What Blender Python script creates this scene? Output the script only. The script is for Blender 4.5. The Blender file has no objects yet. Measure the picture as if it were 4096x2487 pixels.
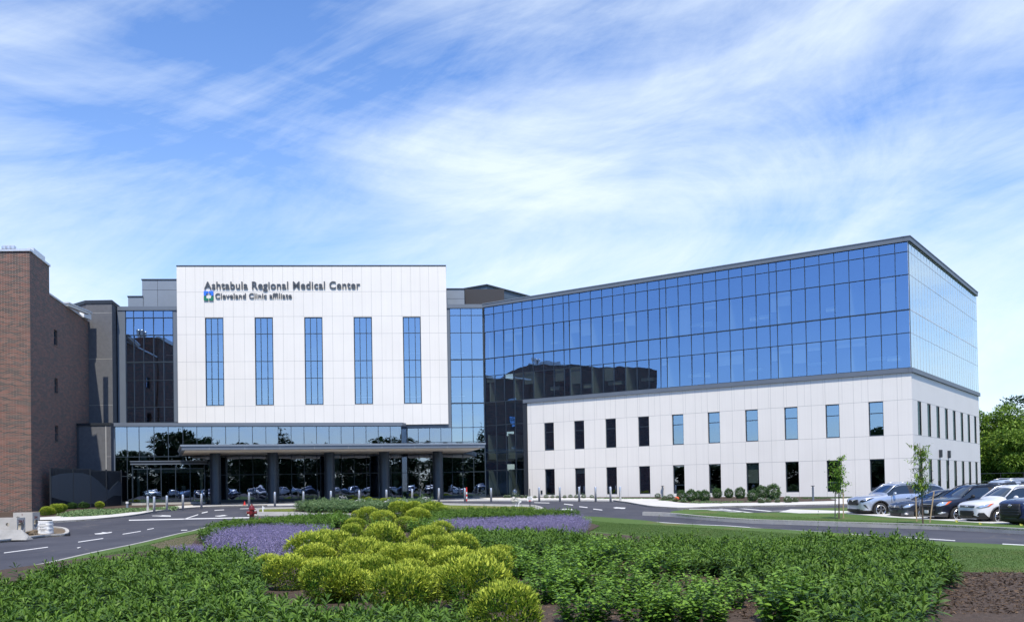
import bpy, bmesh, math, random
import numpy as np
from mathutils import Vector, Matrix, noise
from mathutils.bvhtree import BVHTree
rnd = random.Random(7)
nr = np.random.RandomState(11)
S = bpy.context.scene
COL = S.collection
# ------------------------------------------------------------------ camera
F, CX, CY, PITCH, ROLL = 3804.3, 2048.0, 1881.4, 0.0174815, -0.0173786
EYE = 1.9
cp, sp, cr, sr = math.cos(PITCH), math.sin(PITCH), math.cos(ROLL), math.sin(ROLL)
FW = Vector((0, cp, sp)); UP0 = Vector((0, -sp, cp)); R0 = Vector((1, 0, 0))
RT = R0*cr + UP0*sr; UP = UP0*cr - R0*sr
cam = bpy.data.cameras.new('camera'); cob = bpy.data.objects.new('camera', cam); COL.objects.link(cob)
cam.sensor_width = 36; cam.lens = F/4096*36; cam.shift_y = (CY-1243.5)/4096
cam.clip_start = .1; cam.clip_end = 6000
M = Matrix((RT, UP, -FW)).transposed().to_4x4(); M.translation = Vector((0, 0, EYE)); cob.matrix_world = M
S.camera = cob
# ------------------------------------------------------------------ light
SUN_EL = math.radians(58); SUN_AZ = math.radians(180)      # sun high behind the camera
W = bpy.data.worlds.new('World'); S.world = W; W.use_nodes = True
def build_world():
    nt = W.node_tree; N = nt.nodes; L = nt.links; N.clear()
    out = N.new('ShaderNodeOutputWorld'); bg = N.new('ShaderNodeBackground')
    sky = N.new('ShaderNodeTexSky'); sky.sky_type = 'NISHITA'; sky.sun_disc = False
    sky.sun_elevation = SUN_EL; sky.sun_rotation = SUN_AZ; sky.air_density = 1.0; sky.dust_density = .35; sky.ozone_density = 3.0
    bg.inputs[1].default_value = .115
    def math_(op, a, b=None, c=None, clamp=False):
        n = N.new('ShaderNodeMath'); n.operation = op; n.use_clamp = clamp
        for i, v in enumerate((a, b, c)):
            if v is None: continue
            if isinstance(v, (int, float)): n.inputs[i].default_value = v
            else: L.new(v, n.inputs[i])
        return n.outputs[0]
    tc = N.new('ShaderNodeTexCoord'); sx = N.new('ShaderNodeSeparateXYZ'); L.new(tc.outputs['Generated'], sx.inputs[0])
    x, y, z = sx.outputs
    def noise_(scale, det, rough, dist, rot, sc, off=(0, 0, 0)):
        mp = N.new('ShaderNodeMapping'); mp.vector_type = 'TEXTURE'; mp.inputs['Rotation'].default_value = rot; mp.inputs['Scale'].default_value = sc
        mp.inputs['Location'].default_value = off
        L.new(tc.outputs['Generated'], mp.inputs[0])
        n = N.new('ShaderNodeTexNoise'); n.inputs['Scale'].default_value = scale; n.inputs['Detail'].default_value = det
        n.inputs['Roughness'].default_value = rough; n.inputs['Distortion'].default_value = dist
        L.new(mp.outputs[0], n.inputs[0]); return n.outputs[0]
    rd = math.radians
    big = noise_(2.2, 2, .5, .4, (0, rd(-22), 0), (1.5, 1, .8), (.4, .2, .35))
    wisp = noise_(4.2, 9, .64, 1.0, (0, rd(-24), rd(20)), (2.6, 1.2, .62), (.3, 4, 0))
    wisp2 = noise_(3.6, 8, .60, 1.3, (0, rd(9), rd(-10)), (2.8, 1.4, .60), (7, 2, 0))
    fine = noise_(13, 6, .7, .8, (0, rd(-30), 0), (3.2, 1.2, .7))
    m = math_('ADD', math_('MULTIPLY', big, .45), math_('ADD', math_('MULTIPLY', wisp, .65), math_('MULTIPLY', wisp2, .55)))
    m = math_('ADD', m, math_('MULTIPLY', fine, .16))
    # broad banks of thin cloud, each round a direction of its own
    for (bx, by, bz), wd, am in (((-.03, .95, .22), .012, .08), ((.07, .93, .30), .012, .07), ((-.46, .88, .14), .012, .14), ((.42, .90, .12), .02, .14), ((.10, .97, .15), .02, .08), ((.30, .87, .40), .010, .07), ((-.30, .85, .40), .02, -.07), ((-.15, .88, .42), .010, -.07), ((.42, .84, .28), .006, -.09), ((-.3, .9, .22), .004, -.05)):
        dp = N.new('ShaderNodeVectorMath'); dp.operation = 'DOT_PRODUCT'; L.new(tc.outputs['Generated'], dp.inputs[0]); dp.inputs[1].default_value = Vector((bx, by, bz)).normalized()
        e_ = math_('EXPONENT', math_('DIVIDE', math_('SUBTRACT', dp.outputs['Value'], 1.0), wd)); m = math_('ADD', m, math_('MULTIPLY', e_, am))
    m = math_('MULTIPLY', math_('SUBTRACT', m, .825), 2.7, clamp=True)
    # thicker veil towards the horizon, thin behind
    hor = math_('SUBTRACT', 1.0, math_('MULTIPLY', z, 2.1), clamp=True)
    m = math_('ADD', m, math_('MULTIPLY', math_('POWER', hor, 1.8), .42), clamp=True)
    fr = math_('ADD', math_('MULTIPLY', math_('ADD', y, .25), 1.6), .12, clamp=True)
    m = math_('MULTIPLY', math_('MULTIPLY', m, fr), .86)
    hs = N.new('ShaderNodeHueSaturation'); hs.inputs['Saturation'].default_value = 1.10; hs.inputs['Value'].default_value = 1.42
    L.new(sky.outputs[0], hs.inputs['Color'])
    mul = N.new('ShaderNodeMix'); mul.data_type = 'RGBA'; mul.blend_type = 'MULTIPLY'; mul.inputs[0].default_value = 1
    L.new(hs.outputs[0], mul.inputs[6]); mul.inputs[7].default_value = (.86, .92, 1.10, 1)
    mix = N.new('ShaderNodeMix'); mix.data_type = 'RGBA'
    L.new(m, mix.inputs[0]); L.new(mul.outputs[2], mix.inputs[6]); mix.inputs[7].default_value = (6.5, 7.3, 8.1, 1)
    L.new(mix.outputs[2], bg.inputs[0]); L.new(bg.outputs[0], out.inputs[0])
build_world()
sun = bpy.data.lights.new('sun', 'SUN'); sun.energy = 4.0; sun.angle = math.radians(.53); sun.color = (1, .925, .80)
so = bpy.data.objects.new('sun', sun); COL.objects.link(so)
so.rotation_euler = Vector((0.0, math.cos(SUN_EL), -math.sin(SUN_EL))).to_track_quat('-Z', 'Y').to_euler()
so.location = (0, -40, 80)
S.view_settings.view_transform = 'Standard'; S.view_settings.look = 'None'
S.view_settings.exposure = 0.36; S.view_settings.gamma = 1.0
S.cycles.max_bounces = 6; S.cycles.transparent_max_bounces = 12; S.cycles.glossy_bounces = 3; S.cycles.diffuse_bounces = 3
S.cycles.sample_clamp_indirect = 6; S.cycles.caustics_reflective = False; S.cycles.caustics_refractive = False

# ------------------------------------------------------------------ geometry of the site
GY = [-400, -14, -4, 6, 45, 54, 68, 78, 95, 3000]; GZ = [1.0, 1.0, .6, 0, 0, .2, .6, .74, .95, .95]
def G(y): return float(np.interp(y, GY, GZ))
def ray(px, py): return RT*((px-CX)/F) + UP*((CY-py)/F) + FW
def proj(p):
    d = Vector(p) - Vector((0, 0, EYE)); w = d.dot(FW)
    return CX + F*d.dot(RT)/w, CY - F*d.dot(UP)/w
def GP(px, py, h=0.0):
    v = ray(px, py); lo, hi = 2.0, 900.0
    f = lambda t: EYE + v.z*t - G(v.y*t) - h
    if f(hi) > 0: return Vector((v.x*hi, v.y*hi, G(v.y*hi)+h))
    for _ in range(50):
        m = (lo+hi)/2
        if f(m) > 0: lo = m
        else: hi = m
    return Vector((v.x*lo, v.y*lo, G(v.y*lo)+h))
def atY(px, py, Y):
    v = ray(px, py); t = Y/v.y; return Vector((v.x*t, Y, EYE+v.z*t))
class Plane:
    def __init__(s, P, ang):                 # ang: direction of the face from +X towards +Y
        s.P = Vector((P[0], P[1])); s.u = Vector((math.cos(ang), math.sin(ang))); s.n = Vector((s.u.y, -s.u.x))
    def pt(s, a, d, z): q = s.P + s.u*a + s.n*d; return Vector((q.x, q.y, z))
    def sz(s, px, py, d=0):
        v = ray(px, py); o = s.P + s.n*d; t = o.dot(s.n)/(v.x*s.n.x+v.y*s.n.y)
        q = Vector((v.x*t, v.y*t)) - o; return q.dot(s.u), EYE + v.z*t
    def s(s_, px, z, d=0):
        py = 1700
        for _ in range(8):
            a, _z = s_.sz(px, py, d); py = proj(s_.pt(a, d, z))[1]
        return a
    def z(s, px, py, d=0): return s.sz(px, py, d)[1]
TA, TB = .0696370, .946857
Kxy = atY(3645, 1468, 69.7)
PB = Plane((Kxy.x, Kxy.y), math.pi/2 + TB)          # runs from the near corner back to the left
PB.n = Vector((-math.cos(TB), -math.sin(TB)))          # outward, to the camera
PC = Plane((Kxy.x, Kxy.y), TB); PC.n = Vector((math.sin(TB), -math.cos(TB)))
v = ray(1934.5, 1435)
# inner corner: where face B meets the central face
sI = PB.s(1936, PB.z(1936, 1435)); I3 = PB.pt(sI, 0, 0)
PA = Plane((I3.x, I3.y), TA)                          # central face (curtain wall), s negative to the left
LOB = 0.0
_q = PA.pt(PA.s(1607, 8, 1.3), 1.3, 0)
PL = Plane((_q.x, _q.y), .235)              # lobby, canopy and vestibule face, turned a little more

# ------------------------------------------------------------------ mesh builder
def tangent_uv(me):
    n = len(me.loops)
    if n == 0: return
    uvl = me.uv_layers.new(name='UVMap')
    co = np.empty(len(me.vertices)*3); me.vertices.foreach_get('co', co); co = co.reshape(-1, 3)
    vi = np.empty(n, int); me.loops.foreach_get('vertex_index', vi)
    pn = np.empty(len(me.polygons)*3); me.polygons.foreach_get('normal', pn); pn = pn.reshape(-1, 3)
    lt = np.empty(len(me.polygons), int); me.polygons.foreach_get('loop_total', lt)
    ln = np.repeat(pn, lt, axis=0); p = co[vi]
    h = np.hypot(ln[:, 0], ln[:, 1]) + 1e-9; ux, uy = -ln[:, 1]/h, ln[:, 0]/h
    flip = np.where(ux < 0, -1, 1); ux, uy = ux*flip, uy*flip
    flat = np.abs(ln[:, 2]) > .7
    u = np.where(flat, p[:, 0], p[:, 0]*ux + p[:, 1]*uy); w = np.where(flat, p[:, 1], p[:, 2])
    uvl.data.foreach_set('uv', np.stack([u, w], 1).ravel())
def woff(o):
    x = Vector((0, 0, 0))
    while o: x += o.location; o = o.parent
    return tuple(x)
class MB:
    def __init__(s): s.v = []; s.f = []; s.m = []
    def add(s, vs, fs, mi=0):
        o = len(s.v); s.v += [tuple(v) for v in vs]; s.f += [[i+o for i in f] for f in fs]; s.m += [mi]*len(fs)
    def quad(s, a, b, c, d, mi=0): s.add([a, b, c, d], [[0, 1, 2, 3]], mi)
    def poly(s, pts, mi=0): s.add(pts, [list(range(len(pts)))], mi)
    def box8(s, p, mi=0):   # p: bottom 4 then top 4
        s.add(p, [[3, 2, 1, 0], [4, 5, 6, 7], [0, 1, 5, 4], [1, 2, 6, 5], [2, 3, 7, 6], [3, 0, 4, 7]], mi)
    def box(s, x0, x1, y0, y1, z0, z1, mi=0):
        s.box8([(x0, y0, z0), (x1, y0, z0), (x1, y1, z0), (x0, y1, z0), (x0, y0, z1), (x1, y0, z1), (x1, y1, z1), (x0, y1, z1)], mi)
    def pbox(s, pl, a, b, d0, d1, z0, z1, mi=0):
        q = [pl.pt(a, d0, z0), pl.pt(b, d0, z0), pl.pt(b, d1, z0), pl.pt(a, d1, z0)]
        s.box8(q + [Vector((w.x, w.y, z1)) for w in q], mi)
    def prism(s, pts, z0, z1, mi=0, cap=True):
        n = len(pts); b = [(p[0], p[1], z0) for p in pts]; t = [(p[0], p[1], z1) for p in pts]
        fs = [[i, (i+1) % n, n+(i+1) % n, n+i] for i in range(n)]
        if cap: fs += [list(range(n))[::-1], list(range(n, 2*n))]
        s.add(b+t, fs, mi)
    def tube(s, pts, r, k=8, mi=0, cap=True):
        pts = [Vector(p) for p in pts]; rs = r if isinstance(r, (list, tuple)) else [r]*len(pts); vs = []
        for i, p in enumerate(pts):
            t = (pts[min(i+1, len(pts)-1)] - pts[max(i-1, 0)]).normalized()
            a = t.orthogonal().normalized() if abs(t.z) > .95 else t.cross(Vector((0, 0, 1))).normalized()
            if abs(t.z) > .95: a = (Vector((1, 0, 0)) - t*t.x).normalized()
            b = t.cross(a)
            vs += [p + (a*math.cos(2*math.pi*j/k) + b*math.sin(2*math.pi*j/k))*rs[i] for j in range(k)]
        fs = [[i*k+j, i*k+(j+1) % k, (i+1)*k+(j+1) % k, (i+1)*k+j] for i in range(len(pts)-1) for j in range(k)]
        if cap: fs += [list(range(k))[::-1], [(len(pts)-1)*k+j for j in range(k)]]
        s.add(vs, fs, mi)
    def lathe(s, c, prof, k=16, mi=0):    # prof: (r,z)
        c = Vector(c); vs = [c + Vector((r*math.cos(2*math.pi*j/k), r*math.sin(2*math.pi*j/k), z)) for r, z in prof for j in range(k)]
        fs = [[i*k+j, i*k+(j+1) % k, (i+1)*k+(j+1) % k, (i+1)*k+j] for i in range(len(prof)-1) for j in range(k)]
        fs += [list(range(k))[::-1], [(len(prof)-1)*k+j for j in range(k)]]
        s.add(vs, fs, mi)
    def blob(s, c, r, seed=0, sub=2, amp=.25, mi=0, fr=1.5):
        bm = bmesh.new(); bmesh.ops.create_icosphere(bm, subdivisions=sub, radius=1)
        vs = []
        for q in bm.verts:
            d = q.co.copy(); k = 1 + amp*noise.noise(d*fr + Vector((seed*3.1, seed, -seed)))
            vs.append((c[0]+d.x*r[0]*k, c[1]+d.y*r[1]*k, c[2]+d.z*r[2]*k))
        bm.verts.index_update()
        s.add(vs, [[q.index for q in f.verts] for f in bm.faces], mi); bm.free()
    def mesh(s, name, mats, smooth=False, off=(0, 0, 0), fix=True):
        me = bpy.data.meshes.new(name)
        vs = [(v[0]-off[0], v[1]-off[1], v[2]-off[2]) for v in s.v]
        me.from_pydata(vs, [], s.f)
        if not isinstance(mats, (list, tuple)): mats = [mats]
        for m in mats: me.materials.append(m)
        me.polygons.foreach_set('material_index', s.m)
        if fix:
            bm = bmesh.new(); bm.from_mesh(me); bmesh.ops.recalc_face_normals(bm, faces=bm.faces); bm.to_mesh(me); bm.free()
        if smooth: me.polygons.foreach_set('use_smooth', [True]*len(me.polygons))
        me.update(); tangent_uv(me); return me
    def build(s, name, mats, parent=None, smooth=False, fix=True, loc=None):
        off = (0, 0, 0) if not parent else woff(parent)
        if not parent and loc: off = loc
        o = bpy.data.objects.new(name, s.mesh(name, mats, smooth, off, fix)); COL.objects.link(o)
        if parent: o.parent = parent
        elif loc: o.location = loc
        return o
def tag(o, label=None, cat=None, group=None, kind=None):
    if label: o['label'] = label
    if cat: o['category'] = cat
    if group: o['group'] = group
    if kind: o['kind'] = kind
    return o
def thing(name, label, cat, loc=(0, 0, 0), rz=0, group=None):
    o = bpy.data.objects.new(name, None); COL.objects.link(o); o.location = loc; o.rotation_euler = (0, 0, rz)
    o.empty_display_size = .2; return tag(o, label, cat, group)
def link(name, me, parent=None):
    o = bpy.data.objects.new(name, me); COL.objects.link(o)
    if parent: o.parent = parent
    return o
def dup(root, loc, rz=0, label=None, group=None, scale=None):
    r = root.copy(); COL.objects.link(r); r.location = loc; r.rotation_euler = (0, 0, rz)
    if label: r['label'] = label
    if group: r['group'] = group
    if scale: r.scale = scale
    def rec(a, b):
        for ch in a.children:
            c = ch.copy(); COL.objects.link(c); c.parent = b; rec(ch, c)
    rec(root, r); return r
# ------------------------------------------------------------------ materials
def nt_new(name):
    m = bpy.data.materials.new(name); m.use_nodes = True; nt = m.node_tree; nt.nodes.clear(); return m, nt, nt.nodes, nt.links
def mat(name, col, rough=.6, metal=0, var=0, vs=3., bump=0, bs=20., spec=.5, col2=None, coat=0, coord='Object', detail=5, stretch=(1, 1, 1), sheenv=0, thr=None, twosided=False):
    m, nt, N, L = nt_new(name)
    out = N.new('ShaderNodeOutputMaterial'); p = N.new('ShaderNodeBsdfPrincipled'); L.new(p.outputs[0], out.inputs[0])
    p.inputs['Base Color'].default_value = (*col, 1); p.inputs['Roughness'].default_value = rough; p.inputs['Metallic'].default_value = metal
    p.inputs['Specular IOR Level'].default_value = spec; p.inputs['Coat Weight'].default_value = coat; p.inputs['Coat Roughness'].default_value = .04
    tc = N.new('ShaderNodeTexCoord'); mp = N.new('ShaderNodeMapping'); mp.inputs['Scale'].default_value = stretch; L.new(tc.outputs[coord], mp.inputs[0])
    if var or col2:
        n = N.new('ShaderNodeTexNoise'); n.inputs['Scale'].default_value = vs; n.inputs['Detail'].default_value = detail; n.inputs['Roughness'].default_value = .65
        L.new(mp.outputs[0], n.inputs[0])
        cr_ = N.new('ShaderNodeValToRGB'); e = cr_.color_ramp.elements
        lo, hi = thr or (.3, .7)
        e[0].position = lo; e[1].position = hi
        c2 = col2 or tuple(min(1, c*(1+var)) for c in col); c1 = col if col2 else tuple(c*(1-var) for c in col)
        e[0].color = (*c1, 1); e[1].color = (*c2, 1)
        L.new(n.outputs[0], cr_.inputs[0]); L.new(cr_.outputs[0], p.inputs['Base Color'])
    if bump:
        n2 = N.new('ShaderNodeTexNoise'); n2.inputs['Scale'].default_value = bs; n2.inputs['Detail'].default_value = 4
        L.new(mp.outputs[0], n2.inputs[0]); b = N.new('ShaderNodeBump'); b.inputs['Strength'].default_value = bump; b.inputs['Distance'].default_value = .02
        L.new(n2.outputs[0], b.inputs['Height']); L.new(b.outputs[0], p.inputs['Normal'])
    return m
def leafmat(name, c1, c2, rough=.45, trans=.25, spec=.4):
    """leaf colours vary from leaf to leaf through the 'v' attribute"""
    m, nt, N, L = nt_new(name)
    out = N.new('ShaderNodeOutputMaterial'); p = N.new('ShaderNodeBsdfPrincipled')
    a = N.new('ShaderNodeAttribute'); a.attribute_name = 'v'
    cr_ = N.new('ShaderNodeValToRGB'); e = cr_.color_ramp.elements; e[0].color = (*c1, 1); e[1].color = (*c2, 1); e[0].position = .05; e[1].position = .95
    L.new(a.outputs['Fac'], cr_.inputs[0]); L.new(cr_.outputs[0], p.inputs['Base Color'])
    p.inputs['Roughness'].default_value = rough; p.inputs['Specular IOR Level'].default_value = spec
    t = N.new('ShaderNodeBsdfTranslucent'); L.new(cr_.outputs[0], t.inputs[0])
    mx = N.new('ShaderNodeMixShader'); mx.inputs[0].default_value = trans
    L.new(p.outputs[0], mx.inputs[1]); L.new(t.outputs[0], mx.inputs[2]); L.new(mx.outputs[0], out.inputs[0]); return m
def glassmat(name, tr=(.38, .45, .44), rf=(.62, .76, .95), f0=.42, wav=.009, ws=.45):
    m, nt, N, L = nt_new(name)
    out = N.new('ShaderNodeOutputMaterial'); g = N.new('ShaderNodeBsdfGlossy'); g.inputs['Roughness'].default_value = 0.0; g.inputs[0].default_value = (*rf, 1)
    t = N.new('ShaderNodeBsdfTransparent'); t.inputs[0].default_value = (*tr, 1)
    fr = N.new('ShaderNodeFresnel'); fr.inputs[0].default_value = 1.45
    mr = N.new('ShaderNodeMapRange'); mr.inputs[1].default_value = .03; mr.inputs[2].default_value = .8; mr.inputs[3].default_value = f0; mr.inputs[4].default_value = 1.0
    L.new(fr.outputs[0], mr.inputs[0])
    mx = N.new('ShaderNodeMixShader'); L.new(mr.outputs[0], mx.inputs[0]); L.new(t.outputs[0], mx.inputs[1]); L.new(g.outputs[0], mx.inputs[2]); L.new(mx.outputs[0], out.inputs[0])
    if wav:
        tc = N.new('ShaderNodeTexCoord'); n = N.new('ShaderNodeTexNoise'); n.inputs['Scale'].default_value = ws; n.inputs['Detail'].default_value = 1.0
        L.new(tc.outputs['Object'], n.inputs[0]); b = N.new('ShaderNodeBump'); b.inputs['Strength'].default_value = 1; b.inputs['Distance'].default_value = wav
        L.new(n.outputs[0], b.inputs['Height']); L.new(b.outputs[0], g.inputs['Normal'])
    return m
def brickmat():
    m, nt, N, L = nt_new('brick')
    out = N.new('ShaderNodeOutputMaterial'); p = N.new('ShaderNodeBsdfPrincipled'); L.new(p.outputs[0], out.inputs[0])
    uv = N.new('ShaderNodeUVMap'); b = N.new('ShaderNodeTexBrick'); L.new(uv.outputs[0], b.inputs[0])
    b.offset = .5; b.inputs['Scale'].default_value = 1; b.inputs['Brick Width'].default_value = .42; b.inputs['Row Height'].default_value = .088
    b.inputs['Mortar Size'].default_value = .013; b.inputs['Mortar Smooth'].default_value = .1; b.inputs['Bias'].default_value = 0
    b.inputs['Color1'].default_value = (0, 0, 0, 1); b.inputs['Color2'].default_value = (1, 1, 1, 1); b.inputs['Mortar'].default_value = (0, 0, 0, 1)
    r = N.new('ShaderNodeValToRGB'); e = r.color_ramp.elements; r.color_ramp.interpolation = 'CONSTANT'
    e[0].position = 0; e[0].color = (.036, .026, .024, 1); e[1].position = .30; e[1].color = (.115, .038, .027, 1)
    for pos, c in ((.52, (.165, .050, .033)), (.72, (.20, .074, .050)), (.86, (.070, .038, .032))):
        q = e.new(pos); q.color = (*c, 1)
    L.new(b.outputs[0], r.inputs[0])
    n = N.new('ShaderNodeTexNoise'); n.inputs['Scale'].default_value = .6; n.inputs['Detail'].default_value = 5; L.new(uv.outputs[0], n.inputs[0])
    mm = N.new('ShaderNodeMix'); mm.data_type = 'RGBA'; mm.blend_type = 'MULTIPLY'; mm.inputs[0].default_value = .5
    mr = N.new('ShaderNodeMapRange'); mr.inputs[1].default_value = .3; mr.inputs[2].default_value = .7; mr.inputs[3].default_value = .7; mr.inputs[4].default_value = 1.3; L.new(n.outputs[0], mr.inputs[0])
    L.new(r.outputs[0], mm.inputs[6]); L.new(mr.outputs[0], mm.inputs[7])
    mx = N.new('ShaderNodeMix'); mx.data_type = 'RGBA'; L.new(b.outputs['Fac'], mx.inputs[0]); L.new(mm.outputs[2], mx.inputs[6]); mx.inputs[7].default_value = (.34, .29, .25, 1)
    L.new(mx.outputs[2], p.inputs['Base Color']); p.inputs['Roughness'].default_value = .85
    bu = N.new('ShaderNodeBump'); bu.invert = True; bu.inputs['Strength'].default_value = .6; bu.inputs['Distance'].default_value = .012; L.new(b.outputs['Fac'], bu.inputs['Height']); L.new(bu.outputs[0], p.inputs['Normal'])
    return m
def ribmat(name, col, width=.11):
    """white cladding panel with fine vertical ribs"""
    m, nt, N, L = nt_new(name)
    out = N.new('ShaderNodeOutputMaterial'); p = N.new('ShaderNodeBsdfPrincipled'); L.new(p.outputs[0], out.inputs[0])
    uv = N.new('ShaderNodeUVMap'); w = N.new('ShaderNodeTexWave'); w.bands_direction = 'X'; w.inputs['Scale'].default_value = 1/(width*1.0)*.314; w.inputs['Distortion'].default_value = .0
    L.new(uv.outputs[0], w.inputs[0])
    n = N.new('ShaderNodeTexNoise'); n.inputs['Scale'].default_value = .35; n.inputs['Detail'].default_value = 3; L.new(uv.outputs[0], n.inputs[0])
    n3 = N.new('ShaderNodeTexNoise'); n3.inputs['Scale'].default_value = 1; n3.inputs['Detail'].default_value = 3
    mp = N.new('ShaderNodeMapping'); mp.inputs['Scale'].default_value = (9, .12, 1); L.new(uv.outputs[0], mp.inputs[0]); L.new(mp.outputs[0], n3.inputs[0])
    ad = N.new('ShaderNodeMath'); ad.operation = 'ADD'; L.new(n.outputs[0], ad.inputs[0]); L.new(n3.outputs[0], ad.inputs[1])
    mr = N.new('ShaderNodeMapRange'); mr.inputs[1].default_value = .6; mr.inputs[2].default_value = 1.4; mr.inputs[3].default_value = .95; mr.inputs[4].default_value = 1.04; L.new(ad.outputs[0], mr.inputs[0])
    mm = N.new('ShaderNodeMix'); mm.data_type = 'RGBA'; mm.blend_type = 'MULTIPLY'; mm.inputs[0].default_value = 1; mm.inputs[6].default_value = (*col, 1); L.new(mr.outputs[0], mm.inputs[7])
    L.new(mm.outputs[2], p.inputs['Base Color']); p.inputs['Roughness'].default_value = .55
    bu = N.new('ShaderNodeBump'); bu.inputs['Strength'].default_value = .22; bu.inputs['Distance'].default_value = .01; L.new(w.outputs[1], bu.inputs['Height']); L.new(bu.outputs[0], p.inputs['Normal'])
    return m
def asphaltmat():
    m, nt, N, L = nt_new('asphalt')
    out = N.new('ShaderNodeOutputMaterial'); p = N.new('ShaderNodeBsdfPrincipled'); L.new(p.outputs[0], out.inputs[0])
    tc = N.new('ShaderNodeTexCoord')
    def nz(s, d, sc=(1, 1, 1)):
        mp = N.new('ShaderNodeMapping'); mp.inputs['Scale'].default_value = sc; L.new(tc.outputs['Object'], mp.inputs[0])
        n = N.new('ShaderNodeTexNoise'); n.inputs['Scale'].default_value = s; n.inputs['Detail'].default_value = d; n.inputs['Roughness'].default_value = .7; L.new(mp.outputs[0], n.inputs[0]); return n.outputs[0]
    a = nz(.35, 6, (1, .5, 1)); b = nz(18, 3); c = nz(1.2, 8, (1, .35, 1))
    r = N.new('ShaderNodeValToRGB'); e = r.color_ramp.elements; e[0].position = .35; e[1].position = .7; e[0].color = (.046, .048, .062, 1); e[1].color = (.078, .080, .096, 1); L.new(a, r.inputs[0])
    sc = N.new('ShaderNodeValToRGB'); f = sc.color_ramp.elements; f[0].position = .66; f[1].position = .78; f[0].color = (0, 0, 0, 1); f[1].color = (.55, .55, .55, 1); L.new(c, sc.inputs[0])
    mx = N.new('ShaderNodeMix'); mx.data_type = 'RGBA'; L.new(sc.outputs[0], mx.inputs[0]); L.new(r.outputs[0], mx.inputs[6]); mx.inputs[7].default_value = (.16, .145, .13, 1)
    vo = N.new('ShaderNodeTexVoronoi'); vo.feature = 'DISTANCE_TO_EDGE'; vo.inputs['Scale'].default_value = .11
    wn = N.new('ShaderNodeTexNoise'); wn.inputs['Scale'].default_value = .5; wn.inputs['Detail'].default_value = 5; L.new(tc.outputs['Object'], wn.inputs[0])
    va = N.new('ShaderNodeVectorMath'); va.operation = 'MULTIPLY_ADD'; L.new(wn.outputs['Color'], va.inputs[0]); va.inputs[1].default_value = (3, 3, 0); L.new(tc.outputs['Object'], va.inputs[2]); L.new(va.outputs[0], vo.inputs[0])
    ck = N.new('ShaderNodeMapRange'); ck.inputs[1].default_value = .0; ck.inputs[2].default_value = .006; ck.inputs[3].default_value = .75; ck.inputs[4].default_value = 0; L.new(vo.outputs['Distance'], ck.inputs[0])
    m2 = N.new('ShaderNodeMix'); m2.data_type = 'RGBA'; L.new(ck.outputs[0], m2.inputs[0]); L.new(mx.outputs[2], m2.inputs[6]); m2.inputs[7].default_value = (.13, .12, .11, 1)
    L.new(m2.outputs[2], p.inputs['Base Color']); p.inputs['Roughness'].default_value = .85; p.inputs['Specular IOR Level'].default_value = .3
    bu = N.new('ShaderNodeBump'); bu.inputs['Strength'].default_value = .4; bu.inputs['Distance'].default_value = .01; L.new(b, bu.inputs['Height']); L.new(bu.outputs[0], p.inputs['Normal'])
    return m
def lawnmat(name, c1, c2, dry, amt):
    m, nt, N, L = nt_new(name)
    out = N.new('ShaderNodeOutputMaterial'); p = N.new('ShaderNodeBsdfPrincipled'); L.new(p.outputs[0], out.inputs[0])
    tc = N.new('ShaderNodeTexCoord')
    def nz(s, d):
        n = N.new('ShaderNodeTexNoise'); n.inputs['Scale'].default_value = s; n.inputs['Detail'].default_value = d; n.inputs['Roughness'].default_value = .7; L.new(tc.outputs['Object'], n.inputs[0]); return n.outputs[0]
    r = N.new('ShaderNodeValToRGB'); e = r.color_ramp.elements; e[0].position = .3; e[1].position = .7; e[0].color = (*c1, 1); e[1].color = (*c2, 1); L.new(nz(9, 8), r.inputs[0])
    s = N.new('ShaderNodeValToRGB'); f = s.color_ramp.elements; f[0].position = amt; f[1].position = amt+.12; f[0].color = (0, 0, 0, 1); f[1].color = (.8, .8, .8, 1); L.new(nz(.33, 6), s.inputs[0])
    mx = N.new('ShaderNodeMix'); mx.data_type = 'RGBA'; L.new(s.outputs[0], mx.inputs[0]); L.new(r.outputs[0], mx.inputs[6]); mx.inputs[7].default_value = (*dry, 1)
    L.new(mx.outputs[2], p.inputs['Base Color']); p.inputs['Roughness'].default_value = .9; p.inputs['Specular IOR Level'].default_value = .2
    bu = N.new('ShaderNodeBump'); bu.inputs['Strength'].default_value = .7; bu.inputs['Distance'].default_value = .03; L.new(nz(30, 4), bu.inputs['Height']); L.new(bu.outputs[0], p.inputs['Normal'])
    return m
Mt = {}
Mt['white'] = ribmat('white_panel', (.735, .708, .662)); Mt['joint'] = mat('panel_joint', (.38, .38, .37), .8)
Mt['brick'] = brickmat()
Mt['stucco'] = mat('grey_stucco', (.118, .122, .132), .9, var=.12, vs=3, bump=.4, bs=60)
Mt['metal'] = mat('grey_metal_panel', (.130, .155, .190), .5, .08, var=.06, vs=.6)
Mt['metal_l'] = mat('light_metal_panel', (.20, .235, .28), .5, .08, var=.08, vs=.5)
Mt['metal_d'] = mat('dark_metal', (.035, .042, .052), .45, .3)
Mt['mull'] = mat('mullion', (.040, .055, .070), .4, .4)
Mt['coping'] = mat('coping_metal', (.62, .64, .66), .4, .4, var=.06)
Mt['soffit'] = mat('soffit_board', (.66, .60, .52), .7, var=.04)
Mt['glass'] = glassmat('curtain_glass'); Mt['glass_b'] = glassmat('wing_glass', tr=(.56, .64, .62), rf=(.46, .62, .86), f0=.50)
Mt['glass_c'] = glassmat('side_glass', rf=(.80, .90, .92), f0=.72, wav=.004)
Mt['glass_l'] = glassmat('lobby_glass', tr=(.42, .48, .46), rf=(.58, .67, .86), f0=.38, wav=.004, ws=.8)
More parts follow.
